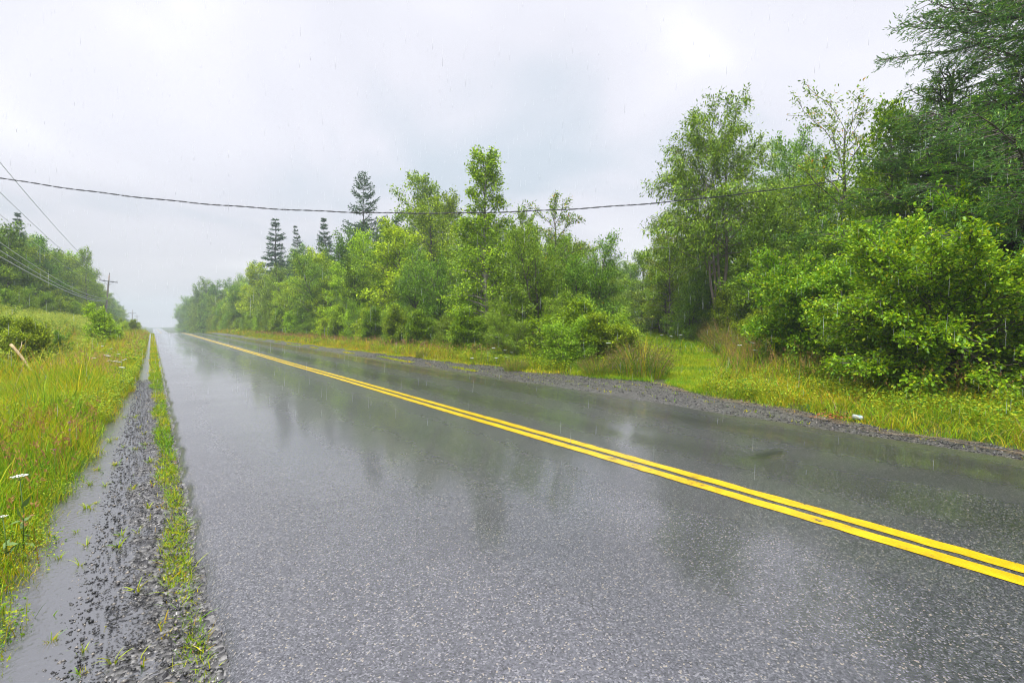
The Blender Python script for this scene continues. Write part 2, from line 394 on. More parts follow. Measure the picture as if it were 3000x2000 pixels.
# --------------------------------------------------------------- gravel shoulders
def m_gravel(name, lo, hi, rough):
    m, nt, ns, ls = newmat(name)
    out = ns.new('ShaderNodeOutputMaterial'); p = ns.new('ShaderNodeBsdfPrincipled')
    tc = ns.new('ShaderNodeTexCoord')
    v = nd(ns, 'ShaderNodeTexVoronoi', feature='F1'); v.inputs['Scale'].default_value = 48
    n = ns.new('ShaderNodeTexNoise'); n.inputs['Scale'].default_value = 3; n.inputs['Detail'].default_value = 6
    ls.new(tc.outputs['Object'], v.inputs['Vector']); ls.new(tc.outputs['Object'], n.inputs['Vector'])
    s = ns.new('ShaderNodeSeparateColor'); ls.new(v.outputs['Color'], s.inputs[0])
    r = ramp(ns, [(0, lo), (.7, tuple((a + b) / 2 for a, b in zip(lo, hi))), (1, hi)]); ls.new(s.outputs[0], r.inputs[0])
    ls.new(r.outputs[0], p.inputs['Base Color'])
    ls.new(math_(ns, ls, 'MULTIPLY_ADD', n.outputs[0], .3), p.inputs['Roughness'])
    p.inputs['Roughness'].links[0].from_node.inputs[2].default_value = rough
    p.inputs['Specular IOR Level'].default_value = .6
    b = ns.new('ShaderNodeBump'); b.inputs['Distance'].default_value = .012; b.inputs['Strength'].default_value = .8
    ls.new(math_(ns, ls, 'MULTIPLY', v.outputs['Distance'], -1), b.inputs['Height']); ls.new(b.outputs[0], p.inputs['Normal'])
    ls.new(p.outputs[0], out.inputs[0]); return m
M['gravel_dark'] = m_gravel('wet_gravel_dark', (.014, .014, .015), (.22, .215, .205), .08)
M['gravel_grey'] = m_gravel('wet_gravel_grey', (.018, .017, .017), (.15, .142, .13), .15)

def fbm(x, y, s, o=0):
    return np.array([mn.fractal(Vector((a * s, b * s, o)), 1.0, 2.1, 4) for a, b in zip(np.ravel(x), np.ravel(y))]).reshape(np.shape(x))
def strip(name, mat, ys, fl, fr, n, zf):
    t = np.linspace(0, 1, n)
    X = fl(ys)[:, None] * (1 - t) + fr(ys)[:, None] * t; Y = np.tile(ys[:, None], (1, n))
    Z = zf(X, Y, t[None])
    i = np.arange(len(ys) - 1)[:, None] * n + np.arange(n - 1)[None]
    o = link(name, mesh(name, np.stack([X, Y, Z], -1).reshape(-1, 3), [np.stack([i, i + 1, i + 1 + n, i + n], -1).reshape(-1, 4)], True), mat)
    return o
def lz(X, Y, t):
    near = Y < 16
    nz = np.where(near, fbm(X, Y, 38) * .011 + fbm(X, Y, 4.5, 5) * .015, 0)
    return -.083 + .040 * smooth(.15, .95, t) + nz + crest(Y) - .06 * (1 - smooth(0, .06, t))
sy = np.concatenate([np.arange(.8, 8, .014), np.arange(8, 16, .04), np.arange(16.2, 80, .5), np.arange(81, 130, 2)])
o = strip('gravel_shoulder', M['gravel_dark'], sy, lambda y: xl(y) - .12, lambda y: 0 * y - 3.55, 84, lz); tag(o, kind='structure')
def m_water():
    m, nt, ns, ls = newmat('rain_water')
    out = ns.new('ShaderNodeOutputMaterial'); p = ns.new('ShaderNodeBsdfPrincipled')
    tc = ns.new('ShaderNodeTexCoord'); n = ns.new('ShaderNodeTexNoise'); n.inputs['Scale'].default_value = 30; n.inputs['Detail'].default_value = 4
    ls.new(tc.outputs['Object'], n.inputs['Vector'])
    p.inputs['Base Color'].default_value = (.05, .052, .056, 1); p.inputs['Roughness'].default_value = .04; p.inputs['IOR'].default_value = 2.1
    p.inputs['Specular IOR Level'].default_value = 1.
    b = ns.new('ShaderNodeBump'); b.inputs['Distance'].default_value = .008; b.inputs['Strength'].default_value = .6
    ls.new(n.outputs[0], b.inputs['Height']); ls.new(b.outputs[0], p.inputs['Normal'])
    ls.new(p.outputs[0], out.inputs[0]); return m
M['water'] = m_water()
wy = np.concatenate([np.arange(.6, 80, .5), np.arange(80, 130, 2)])
o = strip('puddle', M['water'], wy, lambda y: xl(y) - .25, lambda y: 0 * y - 3.60, 8, lambda X, Y, t: -.0575 + 0 * X + crest(Y)); tag(o, kind='structure')

def rz(X, Y, t):
    near = Y < 26
    nz = np.where(near, fbm(X, Y, 9) * .014, 0)
    a = np.maximum(gz(X, Y) + .03, -.045 + crest(Y)); e = smooth(.75, 1, t) * .05
    return a + nz - e - .05 * (1 - smooth(0, .08, t))
sy2 = np.concatenate([np.arange(-6, 14, .05), np.arange(14, 26, .12), np.arange(26.3, 90, .8), np.arange(92, 130, 2)])
o = strip('gravel_shoulder', M['gravel_grey'], sy2, lambda y: 0 * y + 3.40, lambda y: xr(y) + .25, 40, rz); tag(o, kind='structure')

# loose stones
def stones(name, mat, P, S, rg):
    base = np.array([[1, 0, 0], [-1, 0, 0], [0, 1, 0], [0, -1, 0], [0, 0, 1], [0, 0, -1.]])
    tri = np.array([[0, 2, 4], [2, 1, 4], [1, 3, 4], [3, 0, 4], [2, 0, 5], [1, 2, 5], [3, 1, 5], [0, 3, 5]])
    n = len(P)
    V = base[None] * (S[:, None, None] * rg.uniform(.55, 1.2, (n, 6, 1))) * np.array([1, 1, .6])
    a = rg.uniform(0, 2 * pi, n); c, s = np.cos(a)[:, None], np.sin(a)[:, None]
    V = np.stack([V[..., 0] * c - V[..., 1] * s, V[..., 0] * s + V[..., 1] * c, V[..., 2]], -1) + P[:, None]
    T = (tri[None] + (np.arange(n) * 6)[:, None, None]).reshape(-1, 3)
    o = link(name, mesh(name, V.reshape(-1, 3), [T]), mat); return o
M['stone'] = leafmat('stone', [(0, (.008, .008, .009)), (.5, (.03, .03, .03)), (.8, (.10, .098, .095)), (1, (.30, .27, .22))], trans=0, rough=.22, spec=.6)
n = 17000
y = .9 + 15 * rng.random(n) ** 1.6; x = -4.40 + .78 * rng.random(n) ** .68 + .05 * rng.normal(size=n)
x = np.clip(x, -4.38, -3.6)
o = stones('gravel', M['stone'], np.stack([x, y, -.064 + .034 * (x + 4.25) / .6 + crest(y)], -1), rng.uniform(.003, .0085, n) * rng.choice([1, 1, 1, 1.8], n), rng)
tag(o, 'wet dark stones scattered over the flooded shoulder left of the road', 'gravel', kind='stuff')
n = 9000
y = -2 + 24 * rng.random(n); x = 3.45 + (xr(y) - 3.45) * rng.random(n) ** .7
o = stones('gravel', M['stone'], np.stack([x, y, np.maximum(gz(x, y) + .035, -.04)], -1), rng.uniform(.006, .018, n) * rng.choice([1, 1, 1, 1.5], n), rng)
tag(o, 'loose grey gravel along the right edge of the road and driveway mouth', 'gravel', kind='stuff')

# ------------------------------------------------------------------ foliage builders
def leaves(P, D, N, L, W, shape='rhomb', fold=.18):
    """one small leaf per row: base P, direction D, normal N"""
    D = nrm(D); N = nrm(N - (N * D).sum(-1, keepdims=True) * D); S = np.cross(D, N)
    L = L[:, None]; W = W[:, None]; n = len(P)
    if shape == 'rhomb':
        m = P + D * L * .48
        V = np.stack([P, m + S * W * .5 + N * W * fold, P + D * L, m - S * W * .5 + N * W * fold], 1).reshape(-1, 3)
        return V, np.arange(n * 4).reshape(-1, 4)
    a = P + D * L * .30; b = P + D * L * .68; up = N * W * fold
    tip = P + D * L - N * L * .08
    V = np.stack([P, a + S * W * .42 + up, b + S * W * .46 + up, tip, b - S * W * .46 + up, a - S * W * .42 + up], 1).reshape(-1, 3)
    k = np.arange(n)[:, None] * 6
    return V, np.vstack([k + np.array([[0, 1, 2, 3]]), k + np.array([[0, 3, 4, 5]])])

def twig_leaves(A, B, k, ll, lw, spread, droop, rg, up=1.0, shape='rhomb', out=.9):
    """k leaves around each twig A->B"""
    n = len(A); A = np.repeat(A, k, 0); B = np.repeat(B, k, 0)
    s = rg.random(n * k)[:, None] ** .8
    P = A + (B - A) * s + rg.normal(size=(n * k, 3)) * spread
    D = nrm(B - A) * out + rg.normal(size=(n * k, 3)) * .75; D[:, 2] -= droop
    N = rg.normal(size=(n * k, 3)) * .55; N[:, 2] += up
    z = rg.uniform(.65, 1.25, n * k)
    return leaves(P, D, N, ll * z, lw * z, shape)

def rot_about(v, ax, a):
    ax = nrm(ax); c, s = np.cos(a)[:, None], np.sin(a)[:, None]
    return v * c + np.cross(ax, v) * s + ax * (ax * v).sum(-1, keepdims=True) * (1 - c)

def broadleaf(seed, H=8, R=2.5, base=.2, nl=34, prof=None, elev=(10, 60), twigs=12, k=26, ll=.12, lw=.07, spread=.10,
              droop=.25, stems=1, splay=.12, trunk_r=.10, curve=.15, tw_len=.42, shape='rhomb', gap=.0, up=1.0, bend=0., base_gap=.9):
    rg = np.random.default_rng(seed); mb = MB(); A, B = [], []
    prof = prof or (lambda t: np.sin(pi * min(1, (t * .82 + .16))) ** .7)
    for s in range(stems):
        a0 = rg.uniform(0, 2 * pi); sp = splay * rg.uniform(.6, 1.2) if stems > 1 else 0
        hh = H * (1 if s == 0 else rg.uniform(.72, .95)); tt = np.linspace(0, 1, 9)
        wob = np.cumsum(rg.normal(size=(9, 2)) * .018 * H, 0) * .5; wob[0] = 0
        P = np.stack([cos(a0) * sp * hh * tt ** .9 + wob[:, 0] + bend * H * tt ** 2, sin(a0) * sp * hh * tt ** .9 + wob[:, 1], hh * tt], -1)
        if stems > 1: P[:, :2] += np.array([cos(a0), sin(a0)]) * trunk_r * base_gap
        tr = trunk_r * (1 if s == 0 else .8)
        mb.tube(P, tr * (1 - tt) ** .8 + .012, 7)
        n = int(nl * (1 if s == 0 else .6))
        for i in range(n):
            t = base + (1 - base) * (i + rg.random()) / n
            if gap and rg.random() < gap: continue
            o = np.array([np.interp(t, tt, P[:, j]) for j in range(3)])
            az = i * 2.4 + rg.normal() * .5
            e = rad(elev[0] + (elev[1] - elev[0]) * t ** 1.3 + rg.normal() * 9)
            Lb = R * prof(t) * rg.uniform(.65, 1.15) / (1.0 if stems == 1 else 1.35) + .12
            d = np.array([cos(az) * cos(e), sin(az) * cos(e), sin(e)])
            u = np.linspace(0, 1, 6)
            bp = o + d * Lb * u[:, None]; bp[:, 2] += (curve * Lb * u - (curve + .12 * droop) * 1.6 * Lb * u ** 2) * (1 if t < .8 else .3)
            bp += np.cumsum(rg.normal(size=(6, 3)) * .025 * Lb, 0)
            r0 = max(.008, tr * (1 - t) * .55 + .006)
            mb.tube(bp, r0 * (1 - u) ** .7 + .004, 4, cap=False)
            m = max(3, int(twigs * (Lb / R + .25)))
            ss = .18 + .82 * (np.arange(m) + rg.random(m)) / m
            q = np.stack([np.interp(ss, u, bp[:, j]) for j in range(3)], -1)
            dd = nrm(np.stack([np.interp(np.minimum(1, ss + .1), u, bp[:, j]) - np.interp(ss - .1, u, bp[:, j]) for j in range(3)], -1))
            dv = rot_about(dd, rg.normal(size=(m, 3)) * .5 + np.array([0, 0, 1.]), rg.choice([-1, 1], m) * rg.uniform(.25, 1.1, m))
            dv[:, 2] += rg.normal(size=m) * .22
            ln = tw_len * Lb * (1.15 - .75 * ss) * rg.uniform(.6, 1.3, m) + .10
            A.append(q); B.append(q + nrm(dv) * ln[:, None])
    A = np.vstack(A); B = np.vstack(B)
    c = B - A
    for a, b in list(zip(A, B))[::2]:
        mb.tube(np.stack([a, (a + b) / 2 + (0, 0, .02), b]), [.008, .006, .003], 3, cap=False)
    V, Q = twig_leaves(A, B, k, ll, lw, spread, droop, rg, up, shape)
    keep = None
    return mb.mesh('trunk', True), mesh('crown', V, [Q])

def conifer(seed, H=14, R=2.6, whorls=26, per=6, dens=1.0, nl=.17, nw=.05, droop=.35, base=.06, power=.85, patchy=0., twig=.42, trunk_r=.14, fan=True, tipup=.25):
    rg = np.random.default_rng(seed); mb = MB()
    tt = np.linspace(0, 1, 8); P = np.stack([np.cumsum(rg.normal(size=8) * .01 * H) * tt, np.cumsum(rg.normal(size=8) * .01 * H) * tt, H * tt], -1)
    mb.tube(P, trunk_r * (1 - tt) + .01, 7)
    TA, TD, TL = [], [], []
    for w in range(whorls):
        t = base + (1 - base) * (w + .8 * rg.random()) / whorls
        o0 = np.array([np.interp(t, tt, P[:, j]) for j in range(3)])
        for b in range(per):
            if rg.random() < patchy: continue
            az = w * 1.1 + b * 2 * pi / per + rg.normal() * .25
            Lb = R * (1 - t) ** power * rg.uniform(.5, 1.2) + .10
            e = rad(-12 + 55 * t ** 2 + rg.normal() * 6)
            d = np.array([cos(az) * cos(e), sin(az) * cos(e), sin(e)])
            u = np.linspace(0, 1, 6)
            bp = o0 + d * Lb * u[:, None]; bp[:, 2] += -droop * Lb * u ** 1.3 * (1 - t) + tipup * Lb * u ** 3 * (1 - t * .5)
            mb.tube(bp, (trunk_r * .22 * (1 - t) + .01) * (1 - u) + .004, 4, cap=False)
            m = max(4, int(Lb / .13))
            ss = .12 + .88 * (np.arange(m) + .5) / m
            q = np.stack([np.interp(ss, u, bp[:, j]) for j in range(3)], -1)
            sd = np.where(np.arange(m) % 2, 1, -1)
            side = np.array([-sin(az), cos(az), 0])
            tv = d[None] * .75 + side[None] * sd[:, None] * .85; tv[:, 2] -= .12 + .2 * rg.random(m)
            ln = twig * Lb * (1.05 - .8 * ss) * rg.uniform(.7, 1.2, m) + .08
            TA.append(q); TD.append(nrm(tv)); TL.append(ln)
            TA.append(q); TD.append(np.tile(nrm(np.gradient(bp, axis=0)[3:4]), (m, 1))); TL.append(np.full(m, Lb / m * 1.3))
    TA = np.vstack(TA); TD = np.vstack(TD); TL = np.concatenate(TL)
    k = np.maximum(1, (TL / (nl * .36) * dens + rg.random(len(TL))).astype(int))
    A = np.repeat(TA, k, 0); D = np.repeat(TD, k, 0); L = np.repeat(TL, k)
    n = len(A); Pn = A + D * (L * rg.random(n))[:, None] + rg.normal(size=(n, 3)) * .02
    Dn = D + rg.normal(size=(n, 3)) * .42; Dn[:, 2] -= .1
    N = rg.normal(size=(n, 3)) * .5; N[:, 2] += 1
    z = rg.uniform(.6, 1.2, n)
    V, Q = leaves(Pn, Dn, N, nl * z, nw * z)
    return mb.mesh('trunk', True), mesh('crown', V, [Q])

def plant(name, meshes, mats, loc, rz, s, label, cat, group=None):
    o = empty(name, loc, rz, s)
    for me, mt, nm in zip(meshes, mats, ('trunk', 'crown')):
        link(nm, me, mt, o)
    return tag(o, label, cat, group)

round_p = lambda t: math.sin(pi * min(1, t * .80 + .18)) ** .6
cone_p = lambda t: (1.05 - t) ** .8
col_p = lambda t: .55 + .45 * math.sin(pi * t * .9 + .1)
bush_p = lambda t: max(.05, 1.0 - .55 * t ** 2)
PRO = {}
def pro(key, H, ms, bark, leaf): PRO.setdefault(key, []).append((H, ms, M[bark], M[leaf]))
for sd in (1, 2, 3):
    pro('maple', 9, broadleaf(sd, 9, 3.0, .20, 36, round_p, (4, 58), 9, 36, .16, .11, .16, up=1.8), 'bark', 'leaf_mid')
for sd in (4, 5, 6):
    pro('willow', 5, broadleaf(sd, 5, 2.3, .03, 40, bush_p, (10, 62), 10, 34, .105, .045, .12, .15, up=1.6, stems=4, splay=.30, trunk_r=.05), 'bark', 'leaf_willow')
for sd in (7, 8):
    pro('alder', 7, broadleaf(sd, 7, 2.2, .08, 40, lambda t: .45 + .75 * (1 - t) ** .8, (0, 46), 9, 32, .16, .10, .13, .2, up=2.0), 'bark', 'leaf_light')
for sd in (9, 10):
    pro('dark', 7, broadleaf(sd, 7, 2.6, .02, 38, bush_p, (0, 55), 9, 38, .14, .09, .15, up=1.8, stems=2, splay=.14), 'bark', 'leaf_dark')
for sd in (11, 12, 13):
    pro('spruce', 14, conifer(sd, 14, 3.0 + .3 * (sd - 12), 30, 8, 1.9, .22, .07, patchy=.15, power=1.05), 'bark_spruce', 'needle')
for sd in (16, 17):
    pro('shrub', 2.2, broadleaf(sd, 2.2, 1.15, .02, 38, bush_p, (5, 70), 10, 26, .08, .05, .07, .1, up=1.7, stems=5, splay=.35, trunk_r=.025), 'bark', 'leaf_mid')
    pro('shrub_corner', 2.2, broadleaf(sd + 4, 2.2, 1.1, .02, 34, bush_p, (5, 75), 9, 34, .062, .036, .085, .1, up=1.7, stems=5, splay=.35, trunk_r=.025), 'bark', 'leaf_corner')
    pro('shrub_light', 2.2, broadleaf(sd + 4, 2.2, 1.1, .02, 40, bush_p, (5, 75), 10, 20, .08, .05, .07, .1, stems=5, splay=.35, trunk_r=.025), 'bark', 'leaf_light')
    pro('shrub_olive', 1.2, broadleaf(sd + 8, 1.2, .62, .02, 40, bush_p, (25, 80), 9, 16, .06, .028, .05, .1, stems=6, splay=.35, trunk_r=.014), 'bark', 'leaf_olive')

def put(key, x, y, H, label, cat, group=None, v=None, name=None, wide=1.0, rz=None, mat=None, sink=.12):
    L = PRO[key]; H0, ms, bk, lf = L[(v if v is not None else rng.integers(len(L))) % len(L)]
    s = H / H0
    nm = name or {'maple': 'maple_tree', 'willow': 'willow_bush', 'alder': 'alder_tree', 'dark': 'broadleaf_tree', 'spruce': 'spruce_tree', 'shrub': 'leafy_shrub', 'shrub_light': 'leafy_shrub', 'shrub_corner': 'leafy_shrub', 'shrub_olive': 'low_shrub'}[key]
    return plant(nm, ms, (bk, lf), (x, y, float(gz(x, y)) - sink), rng.uniform(0, 6.28) if rz is None else rz, (s * wide, s * wide, s), label, cat, group)

TAKEN = []
def near_taken(x, y, d):
    return any((x - a) ** 2 + (y - b) ** 2 < d * d for a, b in TAKEN)
def hero(key, x, y, H, label, cat, **k):
    TAKEN.append((x, y)); H = H - float(gz(x, y)) + .1
    return put(key, x, y, H, label, cat, **k)

# --- named trees of the wood right of the road
hero('spruce', 12.21, 84.9, 18.2, 'tall pointed spruce with clear layered branches, left of the wood skyline', 'tree', v=0, wide=1.6)
hero('spruce', 14.2, 80.7, 16.6, 'narrow spruce tip just right of the tall layered spruce', 'tree', v=1, wide=1.0)
hero('spruce', 16.2, 69.9, 16.3, 'thin pointed spruce tip standing between pale green tree crowns', 'tree', v=2, wide=1.15)
PRO['sparse'] = [(17, conifer(31, 17, 3.6, 24, 5, 1.5, .26, .09, .12, .3, .50, .28, .36, .15, tipup=.32), M['bark_spruce'], M['needle'])]
hero('sparse', 15.2, 52.1, 17.7, 'tall ragged spruce with open gappy top, highest conifer left of the birch', 'tree', name='spruce_tree', v=0, rz=.6)
hero('maple', 18.2, 44.8, 15.2, 'high rounded maple crown with open sky gaps, left of the birch', 'tree', v=0, wide=.85)
hero('maple', 18.2, 38.6, 12.2, 'maple crown between the high open maple and the birch', 'tree', v=1, wide=.8)
PRO['birch'] = [(9.6, broadleaf(41, 9.6, 1.75, .04, 84, lambda t: .62 + .45 * (1 - t) ** 1.1 - .30 * max(0, t - .88) / .12 - .12 * math.exp(-((t - .70) / .07) ** 2), (12, 58), 12, 22, .11, .085, .10, .45, trunk_r=.10, tw_len=.5), M['bark_birch'], M['leaf_birch'])]
hero('birch', 8.45, 18.1, 8.7, 'tall slender birch rising above the roadside trees in the middle', 'tree', name='birch_tree', v=0)
hero('maple', 12.2, 20.6, 7.0, 'small thin-topped tree right behind the tall birch', 'tree', v=2, wide=.6)
PRO['cherry'] = [(6.4, broadleaf(43, 6.4, 2.7, .12, 30, lambda t: .35 + .95 * (1 - t) ** .9, (12, 58), 14, 18, .13, .05, .07, .55, trunk_r=.07, curve=.2, tw_len=.36), M['bark'], M['leaf_cherry'])]
hero('cherry', 11.2, 16.5, 6.5, 'feathery tree with upswept layered branches left of the track opening', 'tree', name='cherry_tree', v=0)
hero('alder', 8.8, 48.2, 7.7, 'pale yellow-green tree on the front edge below the thin spruce tip', 'tree', v=0)
hero('alder', 8.7, 76.9, 9.0, 'light green young tree in front of the tall layered spruce', 'tree', v=1)
hero('alder', 9.2, 36.1, 7.5, 'bright lime green young tree under the tall ragged spruce', 'tree', v=1, wide=.75)
hero('willow', 8.9, 26.6, 5.0, 'large grey-green willow bush at the left of the birch foot', 'bush', v=0)
hero('willow', 8.6, 22.4, 4.6, 'tall willow bush close to the left side of the birch', 'bush', v=1)
hero('willow', 9.2, 15.3, 4.6, 'broad willow bush right of the birch beside the track', 'bush', v=2)
hero('willow', 11.3, 15.0, 4.6, 'willow bush behind the last roadside thicket at the track opening', 'bush', v=0)
hero('willow', 10.2, 17.0, 4.4, 'willow bush with dark shaded foot close behind the birch', 'bush', v=1)
for x, y, H, key, v, wd, lb in [
    (6.3, 11.6, 1.7, 'shrub_corner', 0, 1.3, 'light green shrub at the corner of the track and the road, nearest the asphalt'),
    (7.3, 10.9, 1.75, 'shrub', 1, 1.4, 'mid green leafy shrub at the corner, right beside the olive shrub'),
    (7.0, 12.9, 2.2, 'shrub', 0, 1.4, 'taller mid green shrub behind the light green corner shrub'),
    (8.3, 11.9, 2.2, 'shrub_corner', 1, 1.3, 'light green shrub behind the corner shrubs on the track side'),
    (9.4, 12.7, 1.7, 'shrub_light', 0, 1.4, 'yellow-green shrub farther up the left side of the track'),
    (6.2, 14.4, 1.9, 'willow', 1, 1.2, 'small willow shrub left of the corner shrubs, above the tall white flowers'),
    (8.3, 14.0, 2.8, 'willow', 2, 1.2, 'willow bush behind the corner shrubs, in front of the feathery tree'),
    (7.6, 11.2, 1.5, 'shrub_corner', 0, 1.5, 'yellow-green shrub behind the brownish weed clumps at the track mouth')]:
    hero(key, x + .05, y - .9, H * .80, lb, 'bush', v=v, wide=wd)

# --- beyond the driveway
PRO['tall'] = [(10.4, broadleaf(51, 10.4, 3.7, .42, 36, lambda t: .35 + .95 * math.sin(pi * min(1, (1 - t) * .95 + .08)) ** .9, (10, 50), 12, 34, .17, .058, .12, .7, up=1.6, stems=4, splay=.10, trunk_r=.085, tw_len=.40, base_gap=2.6), M['bark_pale'], M['leaf_tall']),
               (10.2, broadleaf(52, 10.2, 3.4, .28, 42, lambda t: .35 + .95 * math.sin(pi * min(1, (1 - t) * .95 + .08)) ** .9, (10, 50), 12, 34, .17, .058, .12, .7, up=1.6, stems=2, splay=.08, trunk_r=.12, tw_len=.42), M['bark'], M['leaf_tall'])]
hero('tall', 17.2, 11.8, 10.7, 'tallest broadleaf tree with several pale bare stems right of the track', 'tree', name='ash_tree', v=0, rz=1.0, wide=.95)
hero('tall', 23.3, 12.3, 10.4, 'tall narrow-leaved tree just right of the tallest pale-stemmed tree', 'tree', name='ash_tree', v=1, rz=2.)
hero('tall', 27.2, 11.9, 10.0, 'tall tree farther back between the pale-stemmed tree and the gnarled thin tree', 'tree', name='ash_tree', v=1, rz=4.4)
PRO['thin'] = [(7.5, broadleaf(57, 7.5, 2.0, .62, 15, lambda t: 1.0, (20, 60), 8, 20, .12, .045, .07, .5, trunk_r=.085, tw_len=.35, bend=-.10, curve=.1, up=1.3), M['bark'], M['leaf_cherry'])]
hero('thin', 14.4, 6.4, 7.6, 'thin gnarled tree with bare leaning trunk and a few leafy twigs', 'tree', name='cherry_tree', v=0, rz=.64)
hero('dark', 15.6, 9.2, 5.4, 'dark leafy tree in the shade right of the pale bare stems', 'tree', v=0)
hero('maple', 13.2, 4.9, 7.1, 'yellowish green tree with sparse top left of the big spruce', 'tree', v=2, wide=.75)
hero('maple', 24.5, 22.5, 6.3, 'round green tree on the right edge of the track opening', 'tree', v=1)
hero('maple', 21.8, 18.4, 6.6, 'round tree right of the track opening, left of the pale stems', 'tree', v=0)
hero('dark', 19.8, 14.0, 5.0, 'dark understorey tree left of the pale bare stems', 'tree', v=1)
hero('dark', 24.0, 20.4, 5.0, 'dark leafy tree closing the track, left of its bend', 'tree', v=1)
hero('dark', 27.5, 27.5, 6.0, 'shaded leafy tree at the end of the track below the notch of sky', 'tree', v=0)
hero('willow', 22.5, 24.5, 4.0, 'grey-green willow bush left of the end of the track', 'bush', v=1)
hero('willow', 24.2, 24.6, 3.4, 'lower willow bush closing the middle of the track', 'bush', v=0)
hero('dark', 26.5, 22.8, 4.6, 'dark rounded thicket right at the end of the track', 'bush', v=0)
hero('willow', 18.2, 20.0, 3.6, 'willow bush on the left bank of the track', 'bush', v=2)
hero('willow', 20.6, 14.8, 3.4, 'willow bush on the right bank of the track', 'bush', v=1)
hero('maple', 21.5, 28.5, 6.5, 'round tree behind the willows left of the track end', 'tree', v=1)
for x, y, H, key, v, lb in [
    (19.6, 16.6, 5.6, 'maple', 1, 'leafy tree directly left of the pale bare stems'), (22.8, 16.6, 7.2, 'maple', 2, 'green tree filling the gap behind the pale bare stems'),
    (17.6, 13.9, 3.6, 'willow', 0, 'willow bush at the left foot of the pale bare stems'), (20.3, 9.4, 7.4, 'maple', 0, 'full green tree behind and right of the pale bare stems'),
    (18.4, 9.0, 5.0, 'dark', 1, 'dark thicket right of the pale bare stems'), (16.4, 7.4, 4.6, 'dark', 0, 'dark thicket between the pale stems and the thin gnarled tree'),
    (13.4, 7.2, 3.2, 'willow', 2, 'willow bush below the thin gnarled tree'), (18.0, 5.6, 7.0, 'maple', 1, 'green tree behind the thin gnarled tree'), (22.3, 3.8, 8.8, 'maple', 2, 'tree half hidden by the big spruce where the black cable ends'), (11.8, 5.9, 3.4, 'dark', 1, 'dark leafy thicket left behind the bright bushes')]:
    hero(key, x, y, H, lb, 'tree' if key != 'willow' else 'bush', v=v)
hero('shrub', 13.2, 8.8, 1.6, 'waist-high leafy shrub below the pale bare stems', 'bush', v=0)
hero('shrub', 11.4, 7.2, 1.7, 'leafy shrub at the left foot of the bright bush', 'bush', v=1)
# --- near bush and the big spruce at the right edge
bush_me = [broadleaf(61, 2.75, 2.05, .03, 44, lambda t: .9 + .25 * math.sin(pi * t), (0, 52), 24, 24, .076, .044, .05, .12, stems=4, splay=.42, trunk_r=.035, shape='ovate', tw_len=.36, up=2.2),
           broadleaf(62, 2.55, 1.8, .03, 42, lambda t: .9 + .2 * math.sin(pi * t), (0, 52), 24, 24, .076, .044, .05, .12, stems=4, splay=.42, trunk_r=.035, shape='ovate', tw_len=.36, up=2.2)]
PRO['bush'] = [(2.75, bush_me[0], M['bark'], M['leaf_bush']), (2.55, bush_me[1], M['bark'], M['leaf_bush'])]
def bush(x, y, H, label, v, wide=1., rz=0.):
    TAKEN.append((x, y)); return put('bush', x, y, H, label, 'bush', name='leafy_bush', v=v, wide=wide, rz=rz)
bush(7.75, 2.35, 2.3, 'large bright lime green bush with oval leaves nearest on the right', 0, 1.05, .3)
bush(8.7, .9, 2.3, 'bright bush at the right picture edge under the big spruce', 1, 1.1, 2.)
bush(9.0, 4.5, 2.2, 'bright bush left of the large lime green bush, leaning to the track', 1, 1.0, 4.)
bush(9.8, 3.4, 2.95, 'taller bright bush standing behind the large lime green bush', 0, .95, 3.3)
bush(8.5, -.7, 2.2, 'bright green bush partly cut off by the right picture edge', 0, 1., 5.2)

